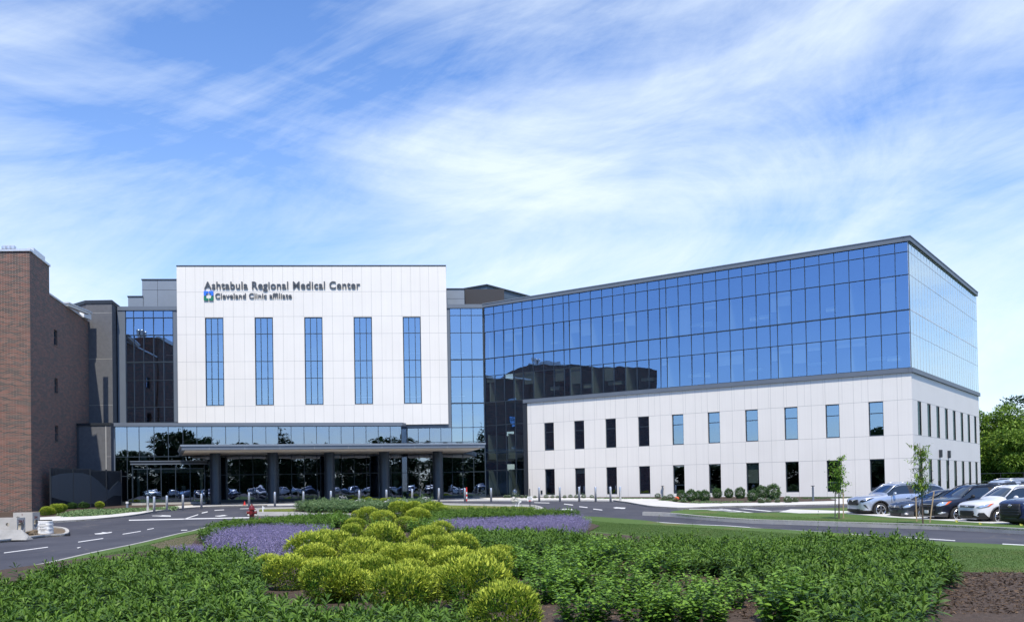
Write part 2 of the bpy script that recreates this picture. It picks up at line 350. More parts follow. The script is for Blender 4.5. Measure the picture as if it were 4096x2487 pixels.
Mt['glass_d'] = glassmat('dark_side_glass', tr=(.2, .22, .22), rf=(.20, .26, .27), f0=.3, wav=.003)
Mt['spandrel'] = mat('spandrel', (.02, .03, .045), .6)
Mt['int_floor'] = mat('interior_floor', (.10, .10, .10), .8); Mt['int_wall'] = mat('interior_wall', (.62, .66, .62), .8); Mt['int_dark'] = mat('interior_back', (.05, .05, .055), .9)
Mt['blind'] = mat('roller_blind', (.34, .37, .38), .8)
Mt['concrete'] = mat('concrete', (.44, .425, .39), .85, var=.13, vs=1.3, bump=.3, bs=40, detail=8)
Mt['walk'] = mat('sidewalk_concrete', (.56, .55, .52), .85, var=.10, vs=.8, bump=.15, bs=40, detail=8)
Mt['kerb'] = mat('kerb_concrete', (.36, .35, .325), .9, var=.22, vs=1.6, bump=.4, bs=30, detail=8)
Mt['old'] = mat('worn_concrete', (.30, .295, .28), .9, var=.28, vs=1.1, bump=.5, bs=14, detail=9)
Mt['asphalt'] = asphaltmat(); Mt['paint'] = mat('road_paint', (.66, .66, .65), .6, col2=(.30, .30, .31), vs=7, thr=(.56, .80), detail=8)
Mt['ypaint'] = mat('yellow_paint', (.42, .31, .06), .7, var=.2, vs=5)
Mt['lawn'] = lawnmat('lawn', (.058, .105, .024), (.105, .175, .045), (.16, .13, .06), .55)
Mt['lawn2'] = lawnmat('island_lawn', (.12, .16, .030), (.21, .25, .055), (.30, .23, .10), .52)
Mt['far'] = lawnmat('far_grass', (.04, .08, .02), (.08, .14, .035), (.10, .10, .05), .6)
Mt['mulch'] = mat('mulch', (.026, .017, .011), .95, col2=(.100, .066, .045), vs=14, bump=1, bs=40, detail=8)
Mt['soil'] = mat('bare_soil', (.10, .075, .05), .95, col2=(.19, .145, .09), vs=2, bump=.6, bs=30, detail=8)
Mt['steel'] = mat('brushed_steel', (.66, .67, .68), .38, .75, var=.05)
Mt['red'] = mat('red_paint', (.15, .009, .009), .35, var=.25, vs=9, coat=.3)
Mt['black'] = mat('black_plastic', (.015, .015, .017), .5)
Mt['rubber'] = mat('tyre_rubber', (.018, .018, .019), .8)
Mt['alloy'] = mat('alloy_rim', (.62, .63, .65), .25, .9)
Mt['wood'] = mat('stake_wood', (.36, .27, .17), .8, var=.2, vs=8, stretch=(6, 6, .6))
Mt['bark'] = mat('bark', (.10, .075, .055), .9, var=.3, vs=10, bump=.6)
Mt['whitep'] = mat('white_plastic', (.72, .72, .70), .5, var=.05)
Mt['orange'] = mat('orange_plastic', (.62, .09, .02), .5); Mt['redpl'] = mat('red_plastic', (.55, .02, .015), .5)
Mt['yell'] = mat('yellow_flag', (.62, .58, .12), .7)
Mt['fence'] = mat('screen_dark', (.022, .030, .042), .5, .2); Mt['fence2'] = mat('screen_wave', (.045, .062, .085), .5, .2)
Mt['letter'] = mat('letter_grey', (.060, .072, .092), .6); Mt['blue'] = mat('logo_blue', (.02, .16, .80), .5); Mt['green'] = mat('logo_green', (.0, .17, .10), .5)
Mt['headl'] = mat('headlight_lens', (.55, .60, .66), .12, .6, coat=1); Mt['amber'] = mat('amber_lens', (.75, .14, .02), .25, coat=.5)
Mt['chrome'] = mat('chrome', (.72, .73, .75), .12, 1.0)
Mt['carglass'] = mat('car_glass', (.012, .018, .022), .03, 0, spec=1.0, coat=1)
def paint(name, c, metal=.3): return mat(name, c, .30, metal, coat=1.0)
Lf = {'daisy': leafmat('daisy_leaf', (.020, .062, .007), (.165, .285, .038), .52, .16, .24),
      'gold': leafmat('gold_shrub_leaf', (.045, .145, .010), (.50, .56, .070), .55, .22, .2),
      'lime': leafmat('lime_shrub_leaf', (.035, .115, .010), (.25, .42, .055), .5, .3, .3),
      'mint': leafmat('catmint_leaf', (.065, .095, .050), (.15, .17, .10), .7, .2, .2),
      'purple': leafmat('catmint_flower', (.15, .13, .24), (.42, .36, .58), .7, .25, .2),
      'dark': leafmat('dark_shrub_leaf', (.030, .085, .018), (.10, .19, .050), .45, .15, .4),
      'tree': leafmat('tree_leaf', (.055, .125, .014), (.27, .40, .062), .55, .3, .3),
      'fir': leafmat('far_tree_leaf', (.014, .040, .014), (.040, .085, .028), .6, .2, .2),
      'hosta': leafmat('hosta_leaf', (.05, .13, .04), (.24, .32, .14), .5, .2, .3),
      'white': leafmat('white_flower', (.55, .55, .50), (.78, .78, .76), .6, .2, .2),
      'grass': leafmat('grass_blade', (.05, .10, .022), (.115, .19, .045), .6, .3, .2),
      'grass2': leafmat('dry_grass_blade', (.13, .17, .035), (.27, .28, .08), .6, .3, .2),
      'chip': leafmat('mulch_chip', (.028, .018, .012), (.19, .13, .085), .9, 0, .2)}
# ------------------------------------------------------------------ buildings
def wall(mb, pl, s0, s1, z0, z1, opens, d=0, rev=.18, mi=0):
    ss = sorted({s0, s1, *[o[0] for o in opens], *[o[1] for o in opens]}); zs = sorted({z0, z1, *[o[2] for o in opens], *[o[3] for o in opens]})
    ss = [a for a in ss if s0 <= a <= s1]; zs = [a for a in zs if z0 <= a <= z1]
    for a, b in zip(ss, ss[1:]):
        for c, e in zip(zs, zs[1:]):
            m, k = (a+b)/2, (c+e)/2
            if any(o[0] < m < o[1] and o[2] < k < o[3] for o in opens): continue
            mb.quad(pl.pt(a, d, c), pl.pt(b, d, c), pl.pt(b, d, e), pl.pt(a, d, e), mi)
    for a, b, c, e in opens:
        mb.quad(pl.pt(a, d, c), pl.pt(a, d-rev, c), pl.pt(a, d-rev, e), pl.pt(a, d, e), mi)
        mb.quad(pl.pt(b, d, c), pl.pt(b, d-rev, c), pl.pt(b, d-rev, e), pl.pt(b, d, e), mi)
        mb.quad(pl.pt(a, d, c), pl.pt(b, d, c), pl.pt(b, d-rev, c), pl.pt(a, d-rev, c), mi)
        mb.quad(pl.pt(a, d, e), pl.pt(b, d, e), pl.pt(b, d-rev, e), pl.pt(a, d-rev, e), mi)
def panes(pl, cols, rows, d, name, m, parent, jit=.0012, lean=0):
    mb = MB()
    for a, b in zip(cols, cols[1:]):
        for c, e in zip(rows, rows[1:]):
            j = [rnd.uniform(-jit, jit) for _ in range(3)]
            j[2] -= lean*(e-c); mb.quad(pl.pt(a, d+j[0], c), pl.pt(b, d+j[1], c), pl.pt(b, d+j[1]+j[2], e), pl.pt(a, d+j[0]+j[2], e))
    return mb.build(name, m, parent, fix=False)
def grid(mb, pl, cols, rows, d0, d1, w=.055, strong=()):
    for a in cols: mb.pbox(pl, a-w/2, a+w/2, d0, d1, min(rows), max(rows))
    for c in rows:
        h = w*2.2 if c in strong else w
        mb.pbox(pl, min(cols)-w/2, max(cols)+w/2, d0, d1+.003, c-h/2, c+h/2)
def window(parent, pl, a, b, c, e, d, cols=(), rows=(), gm='glass', fw=.06, blind=0):
    """punched window: frame part with a glass pane as sub-part"""
    mb = MB(); lo, hi = min(a, b), max(a, b)
    for x in (lo+fw/2, hi-fw/2): mb.pbox(pl, x-fw/2, x+fw/2, d-.09, d, c, e)
    for z in (c+fw/2, e-fw/2): mb.pbox(pl, lo+fw, hi-fw, d-.088, d-.002, z-fw/2, z+fw/2)
    for x in cols: mb.pbox(pl, x-.03, x+.03, d-.086, d-.004, c+fw, e-fw)
    for z in rows: mb.pbox(pl, lo+fw, hi-fw, d-.084, d-.006, z-.03, z+.03)
    f = mb.build('window', Mt['mull'], parent)
    panes(pl, [lo]+sorted(cols)+[hi], [c]+sorted(rows)+[e], d-.05, 'pane', Mt[gm], f)
    if blind:
        q = MB(); q.pbox(pl, lo+.06, hi-.06, d-.2, d-.17, e-(e-c)*blind, e-.05); q.build('blind', Mt['int_wall'], f)
    return f
gz = .5
# ---- right wing ---------------------------------------------------------------
wing = thing('hospital_wing', 'long four storey wing with white lower walls and two blue glass upper floors', 'building', (Kxy.x, Kxy.y, G(Kxy.y)))
zP, zG = PB.z(3631, 944), PB.z(3629, 966.5)
zr = [PB.z(3630, 1005.3), PB.z(3634, 1096.5), PB.z(3639, 1236.9), PB.z(3641, 1329), PB.z(3644.5, 1468.5)]
zB = PB.z(3647, 1488); j1, j2, j3 = PB.z(3650, 1595.6), PB.z(3651, 1736.8), PB.z(3652, 1830.3)
colpx = [1936, 1973.8, 2011.5, 2050, 2087, 2128, 2170, 2210, 2251.4, 2274.3, 2316.8, 2360.5, 2406, 2449, 2495, 2541, 2588.3, 2635.7, 2661.4, 2710.5, 2759.6, 2809.7, 2861.6, 2914, 2966.4, 3020.2, 3074, 3103.5, 3160.6, 3217, 3275, 3334.3, 3393.2, 3454, 3515.8, 3578]
colB = [PB.s(x, zG) for x in colpx] + [0.0]; colB.sort()
sEnd = PB.s(2095, zB); sWh = PB.s(2108.5, zB); cEnd = PC.sz(3909, 1380)[0]
rowsB = [zr[4], zr[3], zr[2], zr[1], zr[0], zG]
panes(PB, colB, rowsB, 0, 'curtain_wall_glass', Mt['glass_b'], wing, lean=.020)
mb = MB(); grid(mb, PB, colB, rowsB, -.05, .02, .042, (zr[2],)); mb.build('mullions', Mt['mull'], wing)
# lower glass at the inner end
lowz = [PB.z(1990, 1981), PB.z(1990, 1879), PB.z(1990, 1806.6), PB.z(1990, 1699), zr[4]]
colL = [PB.s(x, zr[4]-3) for x in (1939.5, 1986, 2025, 2062.4)] + [sEnd]; colL.sort()
panes(PB, colL, lowz, 0, 'lower_glass', Mt['glass_b'], wing)
mb = MB(); grid(mb, PB, colL, lowz, -.05, .03, .06); mb.pbox(PB, sEnd, sI, -.1, .04, gz, lowz[0]-.03); mb.build('lower_mullions', Mt['mull'], wing)
# parapet and belt
mb = MB(); mb.pbox(PB, .16, sI, -.4, .15, zG+.02, zP-.06); mb.pbox(PC, -.15, cEnd+.1, -.4, .16, zG+.02, zP-.06)
mb.build('parapet', Mt['metal'], wing)
mb = MB(); mb.pbox(PB, .16, sI, -.45, .19, zP-.06, zP); mb.pbox(PC, -.19, cEnd+.14, -.45, .20, zP-.06, zP); mb.build('parapet_cap', Mt['metal_l'], wing)
mb = MB(); mb.pbox(PB, .16, sEnd, -.2, .15, zB, zr[4]-.03); mb.pbox(PC, -.15, cEnd+.05, -.2, .16, zB, zr[4]-.03)
for a in colB[1:]:
    if a < sEnd: mb.pbox(PB, a-.012, a+.012, .15, .153, zB, zr[4]-.03)
mb.build('belt_course', Mt['metal'], wing)
mb = MB(); mb.pbox(PB, sWh, sEnd+.06, -.3, .09, gz, zB); mb.build('corner_trim', Mt['metal_d'], wing)
# white base with punched windows
WU = [(3473, 3532.4), (3300.8, 3356.5), (3136, 3189.7), (2979.6, 3031), (2830, 2878.5), (2687, 2733), (2551.6, 2595.7), (2421, 2463), (2295.8, 2336), (2175.9, 2214.8)]
opens = []; winsU = []
zlo = PB.z(3507, 1963.7)
for a, b in WU:
    s1, s0 = PB.s(a, j1-.1), PB.s(b, j1-.1)
    opens += [(s0, s1, j2, j1), (s0, s1, zlo, j3)]; winsU.append((s0, s1))
mb = MB(); wall(mb, PB, 0, sWh, gz, zB, opens)
opC = []
for a, b in ((3670, 3681.5), (3709, 3720.6), (3745, 3757), (3779, 3790), (3811, 3821.4), (3841.8, 3851.4), (3869.6, 3878.8), (3896, 3904.8)):
    s0 = PC.s(a, j1-.3); s1 = s0 + 1.25
    opC += [(s0, s1, j2, j1-.0), (s0, s1, zlo, j3)]
wall(mb, PC, 0, cEnd, gz, zB, opC, rev=.10); mb.build('white_wall', Mt['white'], wing)
mb = MB()
for z in (j1, j2, j3):
    mb.pbox(PB, .01, sWh, -.01, .004, z-.012, z+.012); mb.pbox(PC, .01, cEnd, -.01, .004, z-.012, z+.012)
jv = []
for i, (s0, s1) in enumerate(winsU):
    nxt = winsU[i+1][0] if i+1 < len(winsU) else None
    jv += [s0, s1]
    if nxt: jv.append((s1+nxt)/2)
w0 = winsU[0][0]; jv += [w0*.5]; jv += [winsU[-1][1]+1.45]
for a in jv:
    segs = [(gz, zB)] if not any(abs(a-q[0]) < .01 or abs(a-q[1]) < .01 for q in winsU) else [(gz, zlo), (j3, j2), (j1, zB)]
    for c, e in segs: mb.pbox(PB, a-.009, a+.009, -.01, .0035, c, e)
# joints in the top row run half a module off
for a in [q for q in np.arange(.7, sWh, 1.45)]: mb.pbox(PB, a-.006, a+.006, -.01, .003, j1+.02, zB-.02)
mb.build('panel_joints', Mt['joint'], wing)
for i, (s0, s1) in enumerate(winsU):
    window(wing, PB, s0, s1, j2+.02, j1-.02, -.10, rows=[j2+(j1-j2)*.66], gm='glass_b')
    window(wing, PB, s0, s1, zlo+.02, j3-.02, -.10, rows=[zlo+(j3-zlo)*.30] if i in (1, 5) else [], gm='glass_l', blind=.68 if i == 3 else (0 if i != 8 else .2))
for s0, s1, c, e in opC: window(wing, PC, s0, s1, c+.02, e-.02, -.025, gm='glass_d', fw=.05)
# side glass
nC = 27; colC = [cEnd*i/nC for i in range(nC+1)]
panes(PC, colC, rowsB, 0, 'side_glass', Mt['glass_c'], wing, jit=.0006)
mb = MB(); grid(mb, PC, colC, rowsB, -.05, .012, .035, (zr[2],)); mb.build('side_mullions', Mt['coping'], wing)
for x, y in ((3757.5, 1813), (3791.4, 1816)):
    s, z = PC.sz(x, y); mb = MB(); mb.pbox(PC, s-.15, s+.15, 0, .22, z-.25, z+.3); mb.pbox(PC, s-.12, s+.12, .02, .2, z-.32, z-.25); mb.build('wall_light', Mt['metal_d'], wing)
s, z = PB.sz(2167, 1967); mb = MB(); mb.pbox(PB, s-.09, s+.09, 0, .06, z-.16, z+.16); mb.build('wall_box', Mt['metal_d'], wing)
# inside: slabs, core wall, partitions, benches
mb = MB()
def inner(a, d): q = PB.pt(a, d, 0); return (q.x, q.y)
foot = [inner(.3, -.35), inner(sI+3, -.35), inner(sI+3, -9), inner(.3+cEnd, -9) if False else tuple(PC.pt(cEnd-.3, -9, 0))[:2], tuple(PC.pt(cEnd-.3, -.35, 0))[:2]]
for z in (zr[2]-.25, zr[4]-.25, j2-.9): mb = MB(); mb.prism(foot, z, z+.25); mb.build('floor_slab', Mt['int_floor'], wing)
mb = MB(); mb.prism(foot, zG-.1, zP-.45); mb.build('roof', Mt['int_floor'], wing)
mb = MB()
mb.pbox(PB, .3, sI+3, -9.2, -9, gz, zG); mb.pbox(PC, cEnd-.4, cEnd-.02, -22, -.3, gz, zG)
mb.build('core_wall', Mt['int_dark'], wing)
mb = MB()
for z0, z1 in ((zr[1]+.02, zG), (zr[3]+.02, zr[2]-.02)): mb.pbox(PB, .1, sI, -.3, -.14, z0, z1); mb.pbox(PC, .1, cEnd-.1, -.3, -.14, z0, z1)
mb.pbox(PB, sEnd, sI, -.3, -.14, j1-.6, zr[4]-.3)
mb.build('spandrel_panels', Mt['spandrel'], wing)
mb = MB()
for x in (1950, 2128, 2274, 2495, 2661, 2914, 3103, 3393, 2050, 2360):
    a = PB.s(x, zG)
    for z0, z1 in ((zr[2]+.05, zr[1]), (zr[4]+.05, zr[3])): mb = MB(); mb.pbox(PB, a-.05, a+.05, -4.5, -.2, z0, z1); mb.build('partition_wall', Mt['int_wall'], wing)
for z0, z1 in ((j2-.6, j1-.8), (lowz[0]+.1, lowz[1])):
    for q_, a_w in ((1950, .05), (2030, .05)): a = PB.s(q_, zr[4]-4); mb = MB(); mb.pbox(PB, a-a_w, a+a_w, -3.2, -.2, z0, z1); mb.build('partition_wall', Mt['int_wall'], wing)
    mb = MB(); mb.pbox(PB, sEnd+.3, sI-.2, -3.4, -3.25, z0, z1); mb.build('inner_wall', Mt['int_wall'], wing)
mb = MB()
for x in (2000, 2190, 2330, 2430, 2560, 2750, 2800, 2990, 3040, 3240, 3300, 3480, 3550):
    a = PB.s(x, zG)
    for z0 in (zr[2]+.05, zr[4]+.05):
        if rnd.random() < .8:
            b = rnd.uniform(.5, 1.5); mb = MB(); mb.pbox(PB, a-b/2, a+b/2, -1.6, -1.0, z0+.62+rnd.uniform(0, .3), z0+.72+rnd.uniform(.3, .35)); mb.build('desk', Mt['int_wall'], wing)
for i_ in range(1, len(colB)-1):
    for z0, z1 in ((zr[2]+.05, zr[1]), (zr[4]+.05, zr[3])):
        if rnd.random() < .30:
            h_ = rnd.choice((.25, .45, 1.0, .6)); mb = MB(); mb.pbox(PB, colB[i_]+.05, colB[i_+1]-.05, -.19, -.16, z1-(z1-z0)*h_, z1); mb.build('blind', Mt['blind'], wing)
# roof penthouse behind the wing
def solid(pts, z0, z1, name, m, parent): mb = MB(); mb.prism(pts, z0, z1); return mb.build(name, m, parent)
p0 = atY(1946.6, 1137, 108); uB = Vector((PB.u.x, PB.u.y, 0)); uC = Vector((PC.u.x, PC.u.y, 0))
pts = [p0, p0+uC*16, p0+uC*16+uB*5.3, p0+uB*5.3]
solid(pts, zG-1, p0.z-.18, 'penthouse', Mt.setdefault('pent', mat('penthouse_metal', (.085, .120, .165), .55, 0, var=.05)), wing); q = [p0-uC*.1-uB*.1]*1
mb = MB(); mb.prism([p0-uC*.12-uB*.12, p0+uC*16.1-uB*.12, p0+uC*16.1+uB*5.4, p0-uC*.12+uB*5.4], p0.z-.18, p0.z)
for k in (.9, 2.0):
    mb.prism([p0-uC*.01-uB*.01, p0+uC*16.01-uB*.01, p0+uC*16.01+uB*5.31, p0-uC*.01+uB*5.31], p0.z-.18-k-.03, p0.z-.18-k)
mb.build('penthouse_trim', Mt['metal_d'], wing)
# ---- central block --------------------------------------------------------------
D0 = .35
main = thing('hospital_main_building', 'white panelled front block with five tall blue windows and glass lobby below', 'building', tuple(PA.pt(-30, 0, G(92))))
zt = PA.z(1250, 1065, D0); zb = PA.z(1790, 1695, D0)
sa, sb = PA.s(706, zt, D0), PA.s(1783.5, zt, D0)
wz = [PA.z(857, y, D0) for y in (1623, 1515, 1446, 1336, 1270)]
tall = []
for a, b in ((819.5, 893.5), (1018, 1091.5), (1216.5, 1289.5), (1414, 1487.5), (1610.5, 1682.5)):
    tall.append((PA.s(a, wz[4], D0), PA.s(b, wz[4], D0)))
mb = MB(); wall(mb, PA, sa, sb, zb, zt, [(a, b, wz[0], wz[4]) for a, b in tall], D0, .15)
mb.quad(PA.pt(sa, D0, zb), PA.pt(sa, -9, zb), PA.pt(sa, -9, zt), PA.pt(sa, D0, zt)); mb.quad(PA.pt(sb, D0, zb), PA.pt(sb, -9, zb), PA.pt(sb, -9, zt), PA.pt(sb, D0, zt))
mb.build('white_wall', Mt['white'], main)
mb = MB(); mb.pbox(PA, sa-.02, sb+.02, -9, D0+.04, zt, zt+.10); mb.build('roof_edge', Mt['metal_d'], main)
mb = MB()
jz = [PA.z(710, y, D0) for y in (1168.5, 1267.6, 1338, 1447.5, 1518, 1627)]
def blocked(s0, s1, z): return any(a < (s0+s1)/2 < b and wz[0]+.05 < z < wz[4]-.05 for a, b in tall)
edges = sorted([sa, sb] + [e for t in tall for e in t])
for z in jz:
    for a, b in zip(edges, edges[1:]):
        if not blocked(a, b, z): mb.pbox(PA, a, b, D0-.01, D0+.004, z-.012, z+.012)
for x in (741.8, 779.3, 815.3, 852.8, 890.8, 931, 974.2, 1014.4, 1051.9, 1090, 1129.6, 1172.3, 1212, 1249.5, 1287.6, 1326.7, 1369.4, 1408.6, 1446, 1484, 1523, 1565, 1604.6, 1642, 1679, 1714, 1751):
    a = PA.s(x, zt, D0)
    if any(t[0]-.12 < a < t[1]+.12 for t in tall): segs = [(wz[4], zt), (zb, wz[0])]
    else: segs = [(zb, zt)]
    for c, e in segs: mb.pbox(PA, a-.010, a+.010, D0-.01, D0+.0035, c, e)
mb.build('panel_joints', Mt['joint'], main)
for a, b in tall: window(main, PA, a, b, wz[0], wz[4], D0-.06, cols=[a+(b-a)*.33, a+(b-a)*.68], rows=wz[1:4], fw=.09)
# upper curtain walls left and right of the block
zc = [PA.z(600, y) for y in (1689, 1628, 1521, 1448, 1339.7, 1270.6, 1242.3)]
cl = [PA.s(x, zc[-1]) for x in (501.8, 533.8, 573, 613, 652.6, 691)]
panes(PA, cl, zc, 0, 'curtain_wall_glass', Mt['glass'], main, lean=.04)
mb = MB(); grid(mb, PA, cl, zc, -.05, .03, .06, (zc[3],)); mb.build('mullions', Mt['mull'], main)
zRb = PA.z(1850, 1709); zc2 = [PA.z(1870, y) for y in (1612, 1506.3, 1438, 1331, 1261.7, 1233.6)]
zlow = [PA.z(1870, y) for y in (1981, 1886, 1814, 1766)]
crr = [PA.s(x, zc2[-1]) for x in (1799, 1841.5, 1884.4)] + [-.04]
rr = zlow + [zRb] + zc2
panes(PA, crr, rr, 0, 'right_curtain_glass', Mt['glass'], main)
mb = MB(); grid(mb, PA, crr, rr, -.05, .03, .06, (zc2[2], zc2[0])); mb.pbox(PA, -.10, .0, -.1, .12, gz, zc2[-1]); mb.build('right_mullions', Mt['mull'], main)
clb = [PA.s(x, zRb-1) for x in (1630, 1673.4, 1718.6, 1763.7, 1807.9)]; clb[-1] = crr[0]
panes(PA, clb, zlow+[zRb], 0, 'lower_glass', Mt['glass_l'], main)
mb = MB(); grid(mb, PA, clb, zlow+[zRb], -.05, .03, .05); mb.pbox(PA, clb[0]-2, 0, -.2, .10, gz, zlow[0]-.03); mb.build('lower_mullions', Mt['mull'], main)
mb = MB(); mb.pbox(PA, PA.s(471, zc[-1]), sa, -.4, .12, zc[-1]+.02, PA.z(600, 1226)); mb.build('metal_panel', Mt['metal'], main)
mb = MB(); mb.pbox(PA, sb+.02, -.02, -.4, .12, zc2[-1]+.02, PA.z(1850, 1217.5)); mb.build('metal_panel', Mt['metal'], main)
mb = MB(); mb.pbox(PA, PA.s(474, zc[0]), cl[0]-.03, -.3, .05, zc[0], zc[-1]); mb.build('metal_panel', Mt['metal'], main)
mb = MB(); mb.pbox(PA, cl[-1]+.03, sa, -.3, .02, zc[0], zc[-1]); mb.build('metal_panel', Mt['metal'], main)
mb = MB(); mb.pbox(PA, sb, crr[0]-.03, -.3, .02, zRb, zc2[-1]); mb.build('metal_panel', Mt['metal'], main)
mb = MB(); mb.pbox(PA, clb[0]-2, crr[0]-.03, -.3, .05, zRb+.03, zb); mb.build('metal_panel', Mt['metal'], main)

# inside
mb = MB(); a0, a1 = PA.s(471, zc[-1]), -.4
for z in (jz[3]-.1, jz[5]-.1, PA.z(710, 1800)): mb = MB(); mb.pbox(PA, a0, a1, -8, -.35, z-.25, z); mb.build('floor_slab', Mt['int_floor'], main)
mb = MB()
mb.pbox(PA, a0, sa, -9, -.3, zc[-1]+.05, zc[-1]+.3); mb.pbox(PA, sb, 0, -9, -.3, zc2[-1]+.05, zc2[-1]+.3)
mb.build('roof', Mt['int_floor'], main)
mb = MB(); mb.pbox(PA, a0, a1+3, -8.3, -8, gz, zt-.5); mb.pbox(PA, a0-.3, a0, -8, -.3, gz, zc[-1]); mb.build('core_wall', Mt['int_dark'], main)
mb = MB()
for c, e in ((zc[3]+.3, zc[4]-.02), (zc[1]+.4, zc[2]-.02)): pass
mb.pbox(PA, cl[0], cl[-1], -.25, -.12, zc[5], zc[6]); mb.pbox(PA, crr[0], crr[-1], -.25, -.12, zc2[4], zc2[5])
mb.pbox(PA, cl[0], cl[-1], -.25, -.12, zc[2], zc[3]); mb.pbox(PA, crr[0], crr[-1], -.25, -.12, zc2[1], zc2[2]); mb.build('spandrel_panels', Mt['spandrel'], main)
mb = MB()
for z in (jz[3]+.9, jz[5]+.9): mb = MB(); mb.pbox(PA, a0+4, a1-1.5, -1.6, -1.5, z, z+.05); mb.build('window_rail', Mt['int_wall'], main)
# roof plant screens
for x0, x1, y0, d, yb in ((512, 570, 1183.5, -5, 1), (568, 900, 1116, -5.02, 2), (1700, 1857, 1153, -7, 3)):
    z1 = PA.z(x0 if yb < 3 else 1800, y0, d); s0, s1 = PA.s(x0, z1, d), PA.s(x1, z1, d)
    mb = MB(); mb.pbox(PA, s0, s1, d-6, d, zc[-1]-.5, z1-.12); pn = mb.build('roof_screen', Mt['metal_l'], main)
    mb = MB(); mb.pbox(PA, s0-.06, s1+.06, d-6.05, d+.06, z1-.12, z1)
    z = z1-1.1
    while z > zc[-1]+.3: mb.pbox(PA, s0, s1, d-.01, d+.004, z-.015, z+.015); z -= 2.0 if yb != 1 else 1.0
    mb.pbox(PA, s0+1.5, s0+1.53, d-.01, d+.004, zc[-1], z1-.12); mb.build('screen_trim', Mt['metal_d'], pn)
# ---- lobby ------------------------------------------------------------------------
zl0, zl1 = PL.z(1100, 1995, LOB), PL.z(1000, 1705, LOB); zlt = PL.z(1000, 1690, LOB)
sl, sr_ = PL.s(441, zlt, LOB), PL.s(1606, zlt, LOB)
lp = [460, 507.7, 556, 615.6, 672.5, 731, 787, 847, 902, 955.7, 1009.5, 1063, 1112, 1164, 1215.4, 1265.6, 1315.9, 1364, 1414.6, 1463.6, 1512.6, 1560.8]
lc = [PL.s(x, zl1, LOB) for x in lp] + [sr_-.03]
lr = [zl0, PL.z(1000, 1897, LOB), PL.z(1000, 1822, LOB), zl1]
panes(PL, lc, lr, LOB, 'lobby_glass', Mt['glass_l'], main, jit=.0022)
mb = MB(); grid(mb, PL, lc, lr, LOB-.05, LOB+.03, .055)
pR = PA.pt(PA.s(1628, 8), 0, 0); pl_ = PL.pt(sr_, 0, 0)
mb.build('lobby_mullions', Mt['mull'], main)
mb = MB(); mb.quad((pl_.x, pl_.y, gz), (pR.x, pR.y, gz), (pR.x, pR.y, zl1), (pl_.x, pl_.y, zl1)); mb.build('lobby_side_glass', Mt['glass_l'], main)
mb = MB(); mb.prism([PL.pt(sl, .12, 0), PL.pt(sr_+.05, .12, 0), PA.pt(PA.s(1629, 8), .02, 0), PA.pt(PA.s(450, 8), .02, 0)], zl1+.03, zlt); mb.pbox(PL, sl, lc[0]-.03, -.3, .02, gz, zl1+.03)
mb.build('lobby_roof', Mt['metal'], main)
mb = MB(); mb.pbox(PL, lc[0], sr_, LOB-.3, LOB+.08, gz, zl0-.03); mb.build('lobby_sill', Mt['metal_d'], main)
mb = MB(); mb.prism([PL.pt(sl+.3, -.4, 0), PL.pt(sr_-.3, -.4, 0), PA.pt(-1, -.4, 0), PA.pt(-1, -7.9, 0), PA.pt(-34, -7.9, 0)], gz, gz+.4)
mb.build('lobby_floor', Mt['int_floor'], main)
mb = MB()
for x in (575, 1345, 1584, 1750): q_ = PL if x < 1600 else PA; c = q_.pt(q_.s(x, 5, -2.5), -2.5, gz+.4); mb = MB(); mb.lathe((c.x, c.y, 0), [(.3, c.z), (.3, zl1-.05)], 20); mb.build('lobby_column', Mt['int_wall'], main)
# ---- canopy ------------------------------------------------------------------------
zs = PL.z(1000, 1818, .05); lo, hi = 0, 20.0
for _ in range(40):
    md = (lo+hi)/2
    if PL.z(1000, 1797, md) > zs: lo = md
    else: hi = md
df = (lo+hi)/2; zct = PL.z(1000, 1776, df)
can = thing('entrance_canopy', 'long grey flat entrance canopy on five round dark columns', 'canopy', tuple(PL.pt(-25, df-4, G(80))))
cf0, cf1 = PL.sz(726, 1790, df)[0], PL.sz(1939, 1784, df)[0]; cb0 = PL.sz(716, 1822, 0)[0]
pc_ = PA.pt(PA.s(1862, zs), .14, 0); pd_ = PA.pt(PA.s(1632, zs), .14, 0)
def cpoly(i): return [PL.pt(cf0+i, df-i, 0), PL.pt(cf1-i, df-i, 0), pc_+Vector((-i, 0, 0)), pd_+Vector((i, 0, 0)), PL.pt(sr_+.1, .14, 0), PL.pt(cb0+i, .14, 0)]
P2 = cpoly(0)
mb = MB(); mb.prism(P2, zs, zct-.16); mb.build('fascia', Mt['metal'], can)
mb = MB(); mb.prism(cpoly(-.08), zct-.13, zct); mb.build('roof_cap', Mt['metal_l'], can)
mb = MB(); mb.prism(cpoly(-.03), zct-.16, zct-.13); mb.build('drip_edge', Mt['coping'], can)
mb = MB(); mb.prism(cpoly(.25), zs-.03, zs-.001); mb.build('soffit', Mt['soffit'], can)
k = cf0+2.1
while k < cf1: mb = MB(); mb.pbox(PL, k-.01, k+.01, df, df+.004, zs, zct-.16); mb.build('fascia_seam', Mt['joint'], can); k += 2.75
dcol = (Vector((atY(861, 1900, 82).x, 82)) - PL.P).dot(PL.n)
